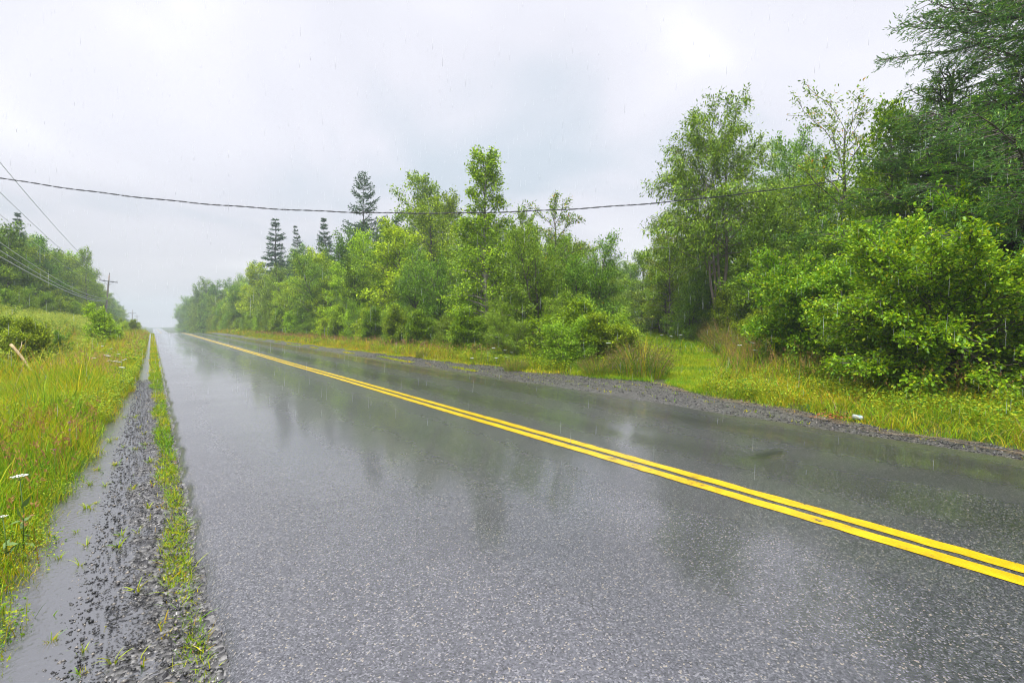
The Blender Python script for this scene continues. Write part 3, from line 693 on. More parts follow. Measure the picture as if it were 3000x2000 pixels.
def near_spruce(seed, H, R, whorls, per, dens, base):
    rg = np.random.default_rng(seed); mb = MB()
    tt = np.linspace(0, 1, 9); P = np.stack([.02 * H * np.sin(tt * 3), .015 * H * np.sin(tt * 4), H * tt], -1)
    mb.tube(P, .24 * (1 - tt) ** .9 + .015, 10)
    TA, TD, TL = [], [], []
    for w in range(whorls):
        t = base + (1 - base) * ((w + .5 * rg.random()) / whorls) ** 1.0
        o0 = np.array([np.interp(t, tt, P[:, j]) for j in range(3)])
        for b in range(per):
            az = w * 1.37 + b * 2 * pi / per + rg.normal() * .3
            Lb = R * (1 - t) ** .62 * rg.uniform(.72, 1.12) + .12
            u = np.linspace(0, 1, 8)
            e = rad(4 + 40 * t ** 2 + rg.normal() * 7)
            d = np.array([cos(az) * cos(e), sin(az) * cos(e), sin(e)])
            bp = o0 + d * Lb * u[:, None]; bp[:, 2] += (-.42 * u ** 1.5 + .22 * u ** 3.2) * Lb * (1 - .6 * t)
            bp += np.cumsum(rg.normal(size=(8, 3)) * .012 * Lb, 0)
            mb.tube(bp, (.045 * (1 - t) + .012) * (1 - u) ** .8 + .005, 5, cap=False)
            m = max(6, int(Lb / .085))
            ss = .14 + .86 * (np.arange(m) + rg.random(m)) / m
            q = np.stack([np.interp(ss, u, bp[:, j]) for j in range(3)], -1)
            gd = nrm(np.stack([np.interp(ss, u, np.gradient(bp[:, j])) for j in range(3)], -1))
            sd = np.where(np.arange(m) % 2, 1, -1); side = np.array([-sin(az), cos(az), 0])
            tv = nrm(gd * .8 + side[None] * sd[:, None] * rg.uniform(.5, 1.1, (m, 1)) + rg.normal(size=(m, 3)) * .15); tv[:, 2] -= rg.uniform(.05, .40, m)
            ln = .34 * Lb * (1.08 - .85 * ss) * rg.uniform(.6, 1.25, m) + .10
            for a, dv, l in zip(q, nrm(tv), ln):
                mb.tube(np.stack([a, a + dv * l * .5 + (0, 0, -.01), a + dv * l]), [.009, .006, .003], 3, cap=False)
            TA.append(q); TD.append(nrm(tv)); TL.append(ln)
            # second-order twiglets
            k = 3; q2 = np.repeat(q, k, 0); t2 = np.repeat(nrm(tv), k, 0); l2 = np.repeat(ln, k)
            s2 = rg.uniform(.25, .95, len(q2)); st = q2 + t2 * (l2 * s2)[:, None]
            d2 = nrm(t2 + rg.normal(size=t2.shape) * .55); d2[:, 2] -= .12
            TA.append(st); TD.append(nrm(d2)); TL.append(l2 * (1.05 - s2) * .7 + .05)
    TA = np.vstack(TA); TD = np.vstack(TD); TL = np.concatenate(TL)
    k = np.maximum(1, (TL * dens + rg.random(len(TL))).astype(int))
    A = np.repeat(TA, k, 0); D = np.repeat(TD, k, 0); L = np.repeat(TL, k); n = len(A)
    Pn = A + D * (L * rg.uniform(.05, 1.05, n))[:, None]
    Dn = D + rg.normal(size=(n, 3)) * .55; Dn[:, 2] += .12
    N = rg.normal(size=(n, 3)); z = rg.uniform(.7, 1.3, n)
    V1, Q1 = leaves(Pn, Dn, N, .10 * z, .0155 * z, fold=0)
    N2 = np.cross(nrm(Dn), N)
    V2, Q2 = leaves(Pn, Dn, N2, .10 * z, .0155 * z, fold=0)
    return mb.mesh('trunk', True), mesh('crown', np.vstack([V1, V2]), [Q1, Q2 + len(V1)])
PRO['big'] = [(13.5, near_spruce(71, 13.5, 5.0, 28, 6, 24, .14), M['bark_spruce'], M['needle_near'])]
hero('big', 12.3, 1.0, 14., 'huge dark spruce filling the top right corner with sweeping branches', 'tree', name='spruce_tree', v=0, rz=.2)
PRO['fir'] = [(8, near_spruce(72, 8, 3.0, 20, 6, 26, .08), M['bark_spruce'], M['needle_fir'])]
hero('fir', 12.9, 3.5, 8.0, 'green fir behind the bright bushes, left of the huge spruce', 'tree', name='fir_tree', v=0, wide=1.35)
hero('fir', 11.4, 1.7, 7.2, 'green fir close behind the bright bushes, under the branches of the huge spruce', 'tree', name='fir_tree', v=0, wide=1.35, rz=2.)

# --- the mass of the wood: every tree its own object
def fill(keys, xr_, yr_, step, jit, hmin, hmax, fac, dmin, label, cat, group, corridor=True, p=None):
    out = []
    for yy in np.arange(yr_[0], yr_[1], step):
        for xx in np.arange(xr_[0], xr_[1] + .01, max(step, .1) if xr_[1] > xr_[0] else 1):
            x = xx + rng.uniform(-jit, jit); y = yy + rng.uniform(-jit, jit)
            if corridor:
                d, _ = track_d(x, y)
                if d < 2.6: continue
            if near_taken(x, y, dmin): continue
            u, Z = bearing(x, y)
            if u < -350 or u > 2900 or Z < 1: continue
            c = float(cap(x, y)) - float(gz(x, y))
            H = min(rng.uniform(hmin, hmax), c * fac * rng.uniform(.86, 1.02))
            if H < 1.2: continue
            key = rng.choice(keys, p=p)
            TAKEN.append((x, y))
            lb = label[key] if isinstance(label, dict) else label
            o = put(key, x, y, H, lb, cat[key] if isinstance(cat, dict) else cat, (group[key] if isinstance(group, dict) else group))
            out.append((float(u), key, o))
    return out

KIND = {'maple': 'rounded green maple', 'alder': 'pale green alder', 'dark': 'dark green broadleaf tree', 'willow': 'grey-green willow bush', 'spruce': 'dark pointed spruce'}
CAT = {'maple': 'tree', 'alder': 'tree', 'dark': 'tree', 'willow': 'bush', 'spruce': 'tree', 'shrub': 'bush', 'shrub_light': 'bush', 'shrub_olive': 'bush'}
ORD = ['first', 'second', 'third', 'fourth', 'fifth', 'sixth', 'seventh', 'eighth', 'ninth', 'tenth', 'eleventh', 'twelfth', 'thirteenth', 'fourteenth', 'fifteenth', 'sixteenth', 'seventeenth', 'eighteenth', 'nineteenth', 'twentieth']
def ordinals(lst, where):
    by = {}
    for u, k, o in sorted(lst, key=lambda a: -a[0]): by.setdefault(k, []).append(o)
    for k, os in by.items():
        for i, o in enumerate(os):
            n = ORD[i] if i < len(ORD) else None
            if n: o['label'] = f'{n} {KIND[k]} from the right {where}'
            else: o['label'] = f'{KIND[k]} far along {where}'

f = fill(['maple', 'alder', 'dark', 'willow'], (8.7, 8.7), (24, 132), 2.5, .6, 4.5, 7.8, .92, 1.6, KIND, CAT, 'front row of the wood right of the road', p=[.32, .14, .30, .24])
ordinals(f, 'in the front row right of the road')
f = fill(['maple', 'dark', 'spruce', 'alder'], (12.8, 12.8), (15, 150), 3.2, 1.0, 6, 11, .95, 1.8, KIND, CAT, 'second row of the wood right of the road', p=[.25, .17, .48, .10])
ordinals(f, 'in the second row right of the road')
fill(['maple', 'spruce', 'dark'], (17, 22), (18, 190), 4.6, 1.3, 8, 15, .97, 2.0, 'tree at the back of the wood right of the road, showing only its upper crown', 'tree', 'back trees of the wood right of the road', p=[.40, .42, .18])
fill(['dark', 'spruce', 'willow'], (9.6, 20.), (140, 300), 5.0, 1.5, 9, 14, .97, 2.0, 'hazy distant tree in the wood right of the road beyond the crest', 'tree', 'hazy trees right of the road', p=[.45, .4, .15])
# right of the track
f = fill(['maple', 'dark', 'willow'], (14.5, 34), (-6, 14), 3.6, 1.2, 5, 9.5, .92, 2.2, KIND, CAT, 'wood right of the grassy track', p=[.4, .4, .2])
ordinals(f, 'in the wood right of the grassy track')
f = fill(['dark', 'maple'], (24, 52), (14, 50), 4.6, 1.6, 6, 9, .95, 2.3, KIND, CAT, 'trees closing the track opening', p=[.5, .5])
ordinals(f, 'at the far end of the track opening')
# left of the road
f = fill(['maple', 'dark', 'alder', 'spruce'], (-14.5, -14.5), (48, 150), 3.0, .9, 8, 13, .93, 1.8, KIND, CAT, 'front row of the wood left of the road', p=[.35, .4, .05, .2], corridor=False)
ordinals(f, 'in the front row left of the road')
fill(['maple', 'spruce', 'dark'], (-24, -18.5), (50, 170), 4.6, 1.3, 9, 15, 1.0, 2.0, 'tree at the back of the wood left of the road, showing only its upper crown', 'tree', 'back trees of the wood left of the road', p=[.5, .25, .25], corridor=False)
fill(['dark', 'maple'], (-16, -13), (152, 300), 4.4, 1.2, 7, 12, 1.0, 2.0, 'hazy distant tree in the wood left of the road beyond the crest', 'tree', 'hazy trees left of the road', p=[.6, .4], corridor=False)
hero('spruce', -20.5, 88, 17.2, 'dark spruce top at the left, nearer the picture edge', 'tree', v=1)
hero('spruce', -19.0, 96, 17.0, 'dark spruce top at the left, between the far wires', 'tree', v=2)
hero('maple', -11.9, 100, 12.3, 'open-crowned leafy tree standing out of the left wood above the pole', 'tree', v=0, wide=.5)
# shrubs in front
SH = {'shrub': 'mid green shrub at the foot of the wood right of the road', 'shrub_light': 'light green shrub at the foot of the wood right of the road', 'shrub_olive': 'low olive shrub at the foot of the wood right of the road', 'willow': 'low willow bush at the foot of the wood right of the road'}
fill(['shrub', 'shrub_light', 'willow'], (7.0, 7.0), (15.5, 125), 1.35, .4, 1.4, 2.7, .8, .8, SH, 'bush', 'shrubs at the foot of the wood right of the road', p=[.5, .15, .35])
SH2 = {k: v.replace('at the foot of the wood right of the road', 'under the trees right of the track') for k, v in SH.items()}
fill(['shrub', 'willow'], (12.5, 30), (-4, 12), 3.0, .9, 1.4, 2.4, .8, 1.3, SH2, 'bush', 'shrubs under the trees right of the track', p=[.6, .4])
SH3 = {k: v.replace('at the foot of the wood right of the road', 'along the bank left of the road') for k, v in SH.items()}
fill(['shrub', 'shrub_light', 'willow'], (-12.0, -12.0), (34, 150), 2.6, .6, 1.8, 3.2, 5, 1.0, SH3, 'bush', 'shrubs along the bank left of the road', p=[.5, .2, .3], corridor=False)
fill(['shrub', 'shrub_light'], (-6.6, -6.6), (75, 150), 3.0, .6, 1.0, 2.0, 5, 1.0, {'shrub': 'mid green shrub far along the left verge', 'shrub_light': 'light green shrub far along the left verge'}, 'bush', 'shrubs far along the left verge', p=[.5, .5], corridor=False)
hero('shrub', -6.95, 20.2, 1.25, 'dark leafy shrub behind the pale broken branch at the left edge', 'bush', v=1)
hero('shrub', -7.2, 22.6, 1.3, 'leafy shrub at the left picture edge above the ditch', 'bush', v=0)
hero('dark', -6.3, 23.4, 1.0, 'rounded dark green shrub in the grass left of the road', 'bush', v=0, wide=1.3, name='low_shrub')
PRO['sapling'] = [(2.0, broadleaf(81, 2.0, .75, .05, 26, lambda t: .95 - .3 * t, (10, 60), 9, 18, .12, .04, .05, .35, stems=3, splay=.12, trunk_r=.02), M['bark'], M['leaf_light'])]
hero('sapling', -5.95, 32.8, 1.95, 'bright yellow-green sapling standing alone on the left verge', 'tree', name='sapling', v=0)
hero('sapling', -5.5, 34.5, 1.3, 'smaller bright sapling just right of the lone sapling', 'tree', name='sapling', v=0, rz=2.)
# ------------------------------------------------------------------ grass
def blades(P, H, W, lean, az, tint, rg, seg=3):
    """curved ribbon blades"""
    n = len(P); d = np.stack([np.cos(az), np.sin(az), 0 * az], -1)
    fa = rg.uniform(0, 2 * pi, n); s = np.stack([np.cos(fa), np.sin(fa), 0 * fa], -1)
    rows = []
    fr = np.array([0, .38, .75]) if seg == 3 else np.array([0, .55])
    for f in fr:
        c = P + d * (lean * H * f ** 1.8)[:, None]; c[:, 2] += H * f * (1 - .35 * np.minimum(lean, 1.2) * f)
        w = (W * (1 - f * .55) * .5)[:, None]
        rows += [c - s * w, c + s * w]
    c = P + d * (lean * H)[:, None]; c[:, 2] += H * (1 - .35 * np.minimum(lean, 1.2)); rows.append(c)
    V = np.stack(rows, 1); m = V.shape[1]
    k = np.arange(n)[:, None] * m
    Q = [k + np.array([[2 * i, 2 * i + 1, 2 * i + 3, 2 * i + 2]]) for i in range(len(fr) - 1)]
    T = k + np.array([[m - 3, m - 2, m - 1]])
    return V.reshape(-1, 3), np.vstack(Q), T, np.repeat(tint, m, 0)

PAL = np.array([[.15, .33, .006], [.26, .43, .007], [.43, .50, .009], [.56, .50, .012], [.58, .41, .03], [.38, .25, .08], [.46, .25, .16], [.08, .20, .012]])
def tints(n, w, rg):
    c = PAL[rg.choice(len(PAL), n, p=np.array(w) / sum(w))]
    return c * rg.uniform(.7, 1.2, (n, 1)) * rg.uniform(.93, 1.07, (n, 3))

def zone(x, y):
    """greener and yellower patches of sward"""
    c = np.sin(x * 1.9 + 1.3 * np.sin(y * .8)) * np.sin(y * .9 + 1.1 * np.sin(x * 1.3)) + .5 * np.sin(x * 4.7 + y * 2.1)
    c = np.clip(c, -1, 1)[:, None]
    return 1 + c * np.array([[.30, .10, .1]])

class Stuff:
    def __init__(s): s.V = []; s.Q = []; s.T = []; s.C = []; s.n = 0
    def add(s, V, Q, T, C):
        s.V.append(V); s.C.append(C)
        if len(Q): s.Q.append(Q + s.n)
        if len(T): s.T.append(T + s.n)
        s.n += len(V)
    def build(s, name, label, cat):
        o = link(name, mesh(name, np.vstack(s.V), ([np.vstack(s.Q)] if s.Q else []) + ([np.vstack(s.T)] if s.T else []), False, np.vstack(s.C)), M['grass'])
        return tag(o, label, cat, kind='stuff')

def patch(st, x0, x1, y0, y1, dens, h, w, weights, rg, test=None, lean=(.1, .7), dz=0., seg=3, clump=.5, taper=True):
    n = int((x1 - x0) * (y1 - y0) * dens)
    x = rg.uniform(x0, x1, n); y = rg.uniform(y0, y1, n)
    if clump:
        c = np.sin(x * 5.1 + np.sin(y * 3.7) * 1.5) * np.sin(y * 4.3 + np.sin(x * 2.9) * 1.7) + .5 * np.sin(x * 13 + 3 * np.sin(y * 7)) * np.sin(y * 11)
        k = rg.random(n) < (1 - clump + clump * np.clip(c + .6, 0, 1)); x, y, c = x[k], y[k], c[k]
    else: c = np.zeros(n)
    if test is not None:
        k = test(x, y, rg); x, y, c = x[k], y[k], c[k]
    n = len(x)
    if n == 0: return
    e = np.where(x > 0, x - xr(y), xl(y) - x)
    H = h * (np.clip(.30 + .75 * e / (.25 + .9 * h), .3, 1) if taper else 1) * rg.lognormal(0, .33, n) * (1 + .22 * np.clip(c, -1, 1))
    st.add(*blades(np.stack([x, y, gz(x, y) + dz], -1), H, w * rg.uniform(.6, 1.4, n), rg.uniform(*lean, n), rg.uniform(0, 2 * pi, n), tints(n, weights, rg) * zone(x, y), rg, seg))

def weeds(st, x0, x1, y0, y1, dens, h, size, cols, rg, test=None):
    """small broad leaves among the grass"""
    n = int((x1 - x0) * (y1 - y0) * dens); x = rg.uniform(x0, x1, n); y = rg.uniform(y0, y1, n)
    c = np.sin(x * 3.1 + 1 + np.sin(y * 2.7)) * np.sin(y * 2.3 + np.sin(x * 2.9))
    k = rg.random(n) < np.clip(c + .55, .08, 1); x, y = x[k], y[k]
    if test is not None:
        k = test(x, y, rg); x, y = x[k], y[k]
    n = len(x)
    P = np.stack([x, y, gz(x, y) + h * rg.random(n) ** .7], -1)
    D = rg.normal(size=(n, 3)); D[:, 2] *= .4; N = rg.normal(size=(n, 3)) * .5; N[:, 2] += 1
    z = rg.uniform(.6, 1.4, n)
    V, Q = leaves(P, D, N, size * z, size * .55 * z)
    C = np.array(cols)[rg.choice(len(cols), n)] * rg.uniform(.75, 1.2, (n, 1))
    st.add(V, Q, np.zeros((0, 3), int), np.repeat(C, 4, 0))

def seeds(st, x0, x1, y0, y1, dens, h, col, rg, test=None, head=.09):
    """thin seeding stalks with a loose head"""
    n = int((x1 - x0) * (y1 - y0) * dens); x = rg.uniform(x0, x1, n); y = rg.uniform(y0, y1, n)
    if test is not None:
        k = test(x, y, rg); x, y = x[k], y[k]
    n = len(x); H = h * rg.uniform(.75, 1.25, n); P = np.stack([x, y, gz(x, y)], -1)
    az = rg.uniform(0, 2 * pi, n); ln = rg.uniform(.05, .3, n)
    C = np.array(col)[None] * rg.uniform(.7, 1.25, (n, 1))
    st.add(*blades(P, H, np.full(n, .004) * (1 + .03 * (y - 3)).clip(1, 4), ln, az, C * np.array([1, .95, .6]), rg, 2))
    k = 9; tip = P + np.stack([np.cos(az) * ln * H, np.sin(az) * ln * H, H * (1 - .35 * ln)], -1)
    Q0 = np.repeat(tip, k, 0); m = n * k
    Q0 = Q0 + np.stack([rg.normal(size=m) * .012, rg.normal(size=m) * .012, -head * rg.random(m)], -1)
    D = rg.normal(size=(m, 3)) * .5; D[:, 2] += .8
    V, Q = leaves(Q0, D, rg.normal(size=(m, 3)), np.full(m, .030) * (1 + .03 * (np.repeat(y, k) - 3)).clip(1, 3), np.full(m, .010) * (1 + .03 * (np.repeat(y, k) - 3)).clip(1, 3))
    st.add(V, Q, np.zeros((0, 3), int), np.repeat(np.repeat(C, k, 0), 4, 0))

GREENS = [(.14, .30, .012), (.22, .38, .012), (.09, .22, .015), (.36, .45, .014), (.45, .48, .016), (.30, .40, .012)]
rg = np.random.default_rng(3)
st = Stuff()
inL = lambda x, y, r: (x < xl(y) + .02 * r.normal(size=len(x)) + .03 * (r.random(len(x)) < .1)) & (x > -.42 - 3.78 - (y + 1.5) * .19 - .3)
mix = [3, 6, 7, 5, 2, .6, .2, 2]
patch(st, -6.0, -4.1, 1.0, 4.5, 9000, .17, .0045, [5, 6, 5, 3, 1.5, .6, .1, 3], rg, inL)
patch(st, -6.0, -4.1, 4.5, 7, 5200, .21, .006, [6, 6, 4, 2, .8, .4, .1, 3], rg, inL)
patch(st, -7.5, -4.0, 7, 16, 2600, .36, .008, mix, rg, inL)
patch(st, -11, -4.0, 16, 34, 800, .48, .014, [3, 5, 7, 6, 2.4, .8, .3, 2], rg, inL)
patch(st, -12, -3.95, 34, 64, 260, .55, .026, [3, 5, 7, 6, 3, 1, .4, 1], rg, inL, seg=2)
patch(st, -12, -3.95, 64, 125, 70, .55, .045, [3, 5, 6, 6, 3, 1.5, .6, 1], rg, inL, seg=2)
weeds(st, -5.6, -4.15, 1.0, 9, 9000, .15, .015, GREENS, rg, inL)
weeds(st, -8, -4.1, 9, 22, 3200, .36, .035, GREENS, rg, inL)
weeds(st, -12, -4.1, 18, 60, 520, .6, .075, GREENS, rg, inL)
pink = lambda x, y, r: inL(x, y, r) & (np.sin(x * 1.7 + y * .55 + 1.0) + .4 * np.sin(y * 1.3) > .1)
seeds(st, -8.5, -4.5, 8, 26, 34, .58, (.46, .30, .12), rg, pink)
seeds(st, -6, -4.35, 3, 9, 30, .42, (.36, .20, .07), rg, inL)
seeds(st, -9, -4.2, 18, 60, 12, .65, (.40, .28, .10), rg, inL)
st.build('verge_grass', 'tall yellow-green grass and weeds on the verge left of the shoulder', 'grass')

st = Stuff()
edge = lambda x, y, r: (x < -3.60 - .03 * r.random(len(x))) & (x > np.interp(y, [0, 6, 12, 16, 100], [-3.71, -3.74, -3.78, -3.86, -3.9]) + .03 * np.sin(y * 3) + .02 * r.normal(size=len(x)))
patch(st, -3.95, -3.56, .9, 6, 21000, .045, .005, [7, 8, 4, 2, .5, .3, .1, 1], rg, edge, (.2, 1.3), .035, clump=.35, taper=False)
patch(st, -3.95, -3.56, 6, 18, 7000, .055, .009, [6, 8, 5, 2.5, .6, .3, .1, 1], rg, edge, (.2, 1.2), .035, seg=2, clump=.3, taper=False)
patch(st, -4.0, -3.56, 18, 100, 700, .09, .02, [2, 5, 7, 6, 1, .4, .1, .5], rg, edge, (.2, 1.0), .03, seg=2, clump=0, taper=False)
sprig = lambda x, y, r: (x > xl(y)) & (r.random(len(x)) < np.clip(np.sin(x * 31 + y * 3) * np.sin(y * 9.7 + x * 11) - .93 + .4 * smooth(-3.95, -3.72, x), 0, .4))
patch(st, -4.3, -3.66, 1.2, 14, 5200, .045, .007, [2, 5, 6, 3, 2, 1, .5, 1], rg, sprig, (.2, 1.2), .045, clump=0, taper=False)
st.build('edge_grass', 'narrow bright strip of short grass along the left edge of the asphalt', 'grass')

# separate tufts growing out of the flooded gravel
def tuft_mesh(seed, n, h, spread):
    r = np.random.default_rng(seed); a = r.uniform(0, 2 * pi, n); rad_ = spread * r.random(n)
    P = np.stack([np.cos(a) * rad_, np.sin(a) * rad_, 0 * a], -1)
    V, Q, T, C = blades(P, h * r.uniform(.5, 1.2, n), .006 * r.uniform(.7, 1.4, n), r.uniform(.3, 1.2, n), a + r.normal(size=n) * .5, tints(n, [2, 6, 6, 3, .5, .2, 0, .5], r), r)
    return mesh('grass_tuft', V, [Q, T], False, C)
TU = [tuft_mesh(1, 16, .075, .018), tuft_mesh(2, 24, .06, .03), tuft_mesh(3, 10, .09, .012)]
for q in range(46):
    y = 1.35 + 9 * rg.random() ** 1.5; x = rg.uniform(float(xl(y)) + .02, -3.78)
    o = link('grass_tuft', TU[q % 3], M['grass']); o.location = (x, y, -.066); o.rotation_euler = (0, 0, rg.uniform(0, 6)); s = rg.uniform(.55, 1.15); o.scale = (s, s, s)
    tag(o, 'small bright grass tuft growing out of the flooded gravel shoulder', 'grass tuft', 'grass tufts in the flooded gravel shoulder')

st = Stuff()
def inR(x, y, r):
    d, s = track_d(x, y)
    return (x > xr(y) + .05 * r.normal(size=len(x))) & ~((d < 1.85) & (x > 5.0))
mixr = [4, 6, 6, 5, 2.4, .9, .3, 3]
patch(st, 3.5, 9.5, -3, 7.2, 1350, .24, .009, mixr, rg, lambda x, y, r: inR(x, y, r) & (x > xr(y) + .25 * r.random(len(x))), (.2, 1.35), clump=.75)
patch(st, 3.5, 6, -3, 6.5, 1500, .09, .007, [3, 6, 7, 5, 1.5, .5, 0, 1], rg, inR, (.2, 1.0))
patch(st, 7, 14, 3, 10, 800, .42, .011, [3, 3, 2.5, 2, 2, 2.2, 1.4, 4], rg, inR)
patch(st, 5, 12, 9, 15.5, 800, .26, .011, [5, 6, 4, 2, 1.2, .7, .2, 3], rg, inR)
patch(st, 4.6, 7.2, 15, 34, 700, .32, .015, [2.5, 4, 5, 5, 3.4, 1.8, .6, 1], rg, inR)
patch(st, 4.4, 7.4, 34, 70, 260, .38, .028, [2.5, 4, 5, 5, 3.4, 1.8, .6, 1], rg, inR, seg=2)
patch(st, 4.3, 9, 70, 120, 90, .45, .045, [2.5, 4, 5, 5, 3.4, 1.8, .6, 1], rg, inR, seg=2)
sprigR = lambda x, y, r: (x < xr(y) + .1) & (x > 3.7) & (r.random(len(x)) < np.clip(np.sin(x * 17 + y * 2) * np.sin(y * 5.3 + x * 6) - .80, 0, .4) * 2.5)
patch(st, 3.7, 5.6, -1, 16, 1600, .05, .010, [3, 6, 5, 3, 2, 1, 0, 1], rg, sprigR, (.2, 1.2), .03, clump=0, taper=False)
lowline = lambda x, y, r: (np.abs(x - xr(y) + .05) < .16 + .1 * np.sin(y * 1.3)) | ((np.abs(x - 4.05 - .1 * np.sin(y)) < .10) & (np.sin(y * 1.1) + np.sin(y * .37 + 1) > .2))
patch(st, 3.8, 5.6, 10, 60, 1100, .055, .014, [2, 5, 8, 6, 1, .3, 0, .5], rg, lowline, (.2, 1), .03, seg=2, clump=.2, taper=False)
weeds(st, 4.6, 12, -2, 15, 2000, .36, .040, GREENS, rg, inR)
weeds(st, 5, 8.6, 15, 60, 420, .4, .06, GREENS, rg, inR)
brn = lambda x, y, r: inR(x, y, r)
seeds(st, 5.6, 10, -2, 8, 16, .62, (.42, .26, .08), rg, brn)
seeds(st, 7.0, 13.5, 3, 10, 16, .7, (.30, .17, .08), rg, brn)
seeds(st, 5.2, 8.4, 14, 60, 20, .55, (.38, .22, .10), rg, brn)
st.build('verge_grass', 'yellow and green roadside grass at the foot of the trees on the right', 'grass')

st = Stuff()
def tr(x, y, r):
    d, s = track_d(x, y)
    rut = np.minimum(np.abs(s - .62), np.abs(s + .62))
    bare = (rut < .12 + .08 * np.sin(x * 2.1 + y)) & (np.sin(x * 1.9 + 1.3 * y) + .5 * np.sin(x * 5.1) > .5) & (x < 8.5)
    return (d < 1.95) & (x > xr(y) + .12 * np.sin(x * 6 + y * 4)) & ~bare
patch(st, 4.6, 13, 5, 14, 2300, .085, .009, [3, 12, 9, 1, .2, .1, 0, .3], rg, tr, (.2, 1.1), clump=.35, taper=False)
patch(st, 12, 38, 10, 32, 420, .16, .02, [5, 12, 6, 1, .2, .1, 0, .5], rg, tr, (.2, 1.0), seg=2)
st.build('track_grass', 'short bright green grass covering the track between the trees', 'grass')

# golden-rod meadow on the bank left of the road
def meadow(st, x0, x1, y0, y1, dens, h, rg):
    n = int((x1 - x0) * (y1 - y0) * dens); x = rg.uniform(x0, x1, n); y = rg.uniform(y0, y1, n)
    u, Z = bearing(x, y); k = (u > -250) & (u < 345); x, y, Z = x[k], y[k], Z[k]; n = len(x)
    H = h * rg.uniform(.75, 1.15, n) * (1 + .12 * np.sin(x * 1.1 + y * .5)); P = np.stack([x, y, gz(x, y)], -1)
    sc = np.clip(Z / 32, .8, 2)
    st.add(*blades(P, H, .014 * sc, rg.uniform(0, .15, n), rg.uniform(0, 6.3, n), np.tile(np.array([[.09, .15, .02]]), (n, 1)), rg, 2))
    k = 22; m = n * k; f = rg.uniform(.12, .95, m); Pk = np.repeat(P, k, 0); Pk[:, 2] += np.repeat(H, k) * f
    a = rg.uniform(0, 2 * pi, m); D = np.stack([np.cos(a), np.sin(a), rg.normal(size=m) * .3 - .05], -1)
    N = rg.normal(size=(m, 3)) * .4; N[:, 2] += 1; z = rg.uniform(.7, 1.3, m) * np.repeat(sc, k) * (1.1 - .35 * f)
    V, Q = leaves(Pk, D, N, .13 * z, .035 * z)
    C = np.where((f > .82)[:, None], np.array([[.36, .46, .04]]), np.array([[.11, .24, .022]])) * rg.uniform(.75, 1.3, (m, 1))
    st.add(V, Q, np.zeros((0, 3), int), np.repeat(C, 4, 0))
    k = 10; m = n * k; Pk = np.repeat(P, k, 0); Pk[:, 2] += np.repeat(H, k) * rg.uniform(.92, 1.07, m); Pk[:, :2] += rg.normal(size=(m, 2)) * .05
    D = rg.normal(size=(m, 3)); D[:, 2] += .4; z = rg.uniform(.6, 1.3, m) * np.repeat(sc, k)
    V, Q = leaves(Pk, D, rg.normal(size=(m, 3)) + np.array([0, 0, 1]), .075 * z, .03 * z)
    C = np.array([(.55, .58, .06), (.42, .52, .08), (.28, .42, .05)])[rg.choice(3, m)] * rg.uniform(.8, 1.2, (m, 1))
    st.add(V, Q, np.zeros((0, 3), int), np.repeat(C, 4, 0))
st = Stuff()
meadow(st, -11.5, -7.8, 26, 62, 12, 1.2, rg)
meadow(st, -8.0, -5.6, 17, 50, 4.5, .8, rg)
meadow(st, -11.5, -7.0, 62, 110, 4, 1.2, rg)
st.build('meadow_plants', 'dense bank of tall pale-topped flowering weeds left of the road', 'tall weeds')

# clumps of seeding weeds
def clump_mesh(seed, h, R, n, wts):
    r = np.random.default_rng(seed); s_ = Stuff(); a = r.uniform(0, 2 * pi, n); q = R * np.sqrt(r.random(n))
    P = np.stack([np.cos(a) * q, np.sin(a) * q, 0 * a - .05], -1); H = h * r.uniform(.55, 1.1, n) * (1 - .45 * (q / R) ** 2)
    ln = .15 + .45 * q / R; az = a + r.normal(size=n) * .4
    s_.add(*blades(P, H, .010 * r.uniform(.5, 1.4, n), ln, az, tints(n, wts, r), r))
    k = 10; m = n * k; f = r.uniform(.3, 1.0, m)
    Pk = np.repeat(P, k, 0) + np.stack([np.repeat(np.cos(az) * ln * H, k) * f ** 1.8, np.repeat(np.sin(az) * ln * H, k) * f ** 1.8, np.repeat(H * .9, k) * f], -1) + r.normal(size=(m, 3)) * .02
    D = r.normal(size=(m, 3)); N = r.normal(size=(m, 3)) + np.array([0, 0, 1]); z = r.uniform(.5, 1.4, m)
    V, Q = leaves(Pk, D, N, .040 * z, .013 * z)
    C = np.where((f > .72)[:, None], np.array([[.22, .17, .06]]), np.array([[.12, .20, .02]])) * r.uniform(.6, 1.3, (m, 1))
    s_.add(V, Q, np.zeros((0, 3), int), np.repeat(C, 4, 0))
    return mesh('weed_clump', np.vstack(s_.V), [np.vstack(s_.Q), np.vstack(s_.T)], False, np.vstack(s_.C))
CM = [clump_mesh(1, .95, .5, 420, [2, 2, 2, 1, 1, 2, 1, 4]), clump_mesh(2, .85, .42, 380, [3, 3, 3, 2, 1, 1, .4, 3]), clump_mesh(3, 1.2, .45, 380, [2, 1, 1, 1, 2, 3, 2, 2])]
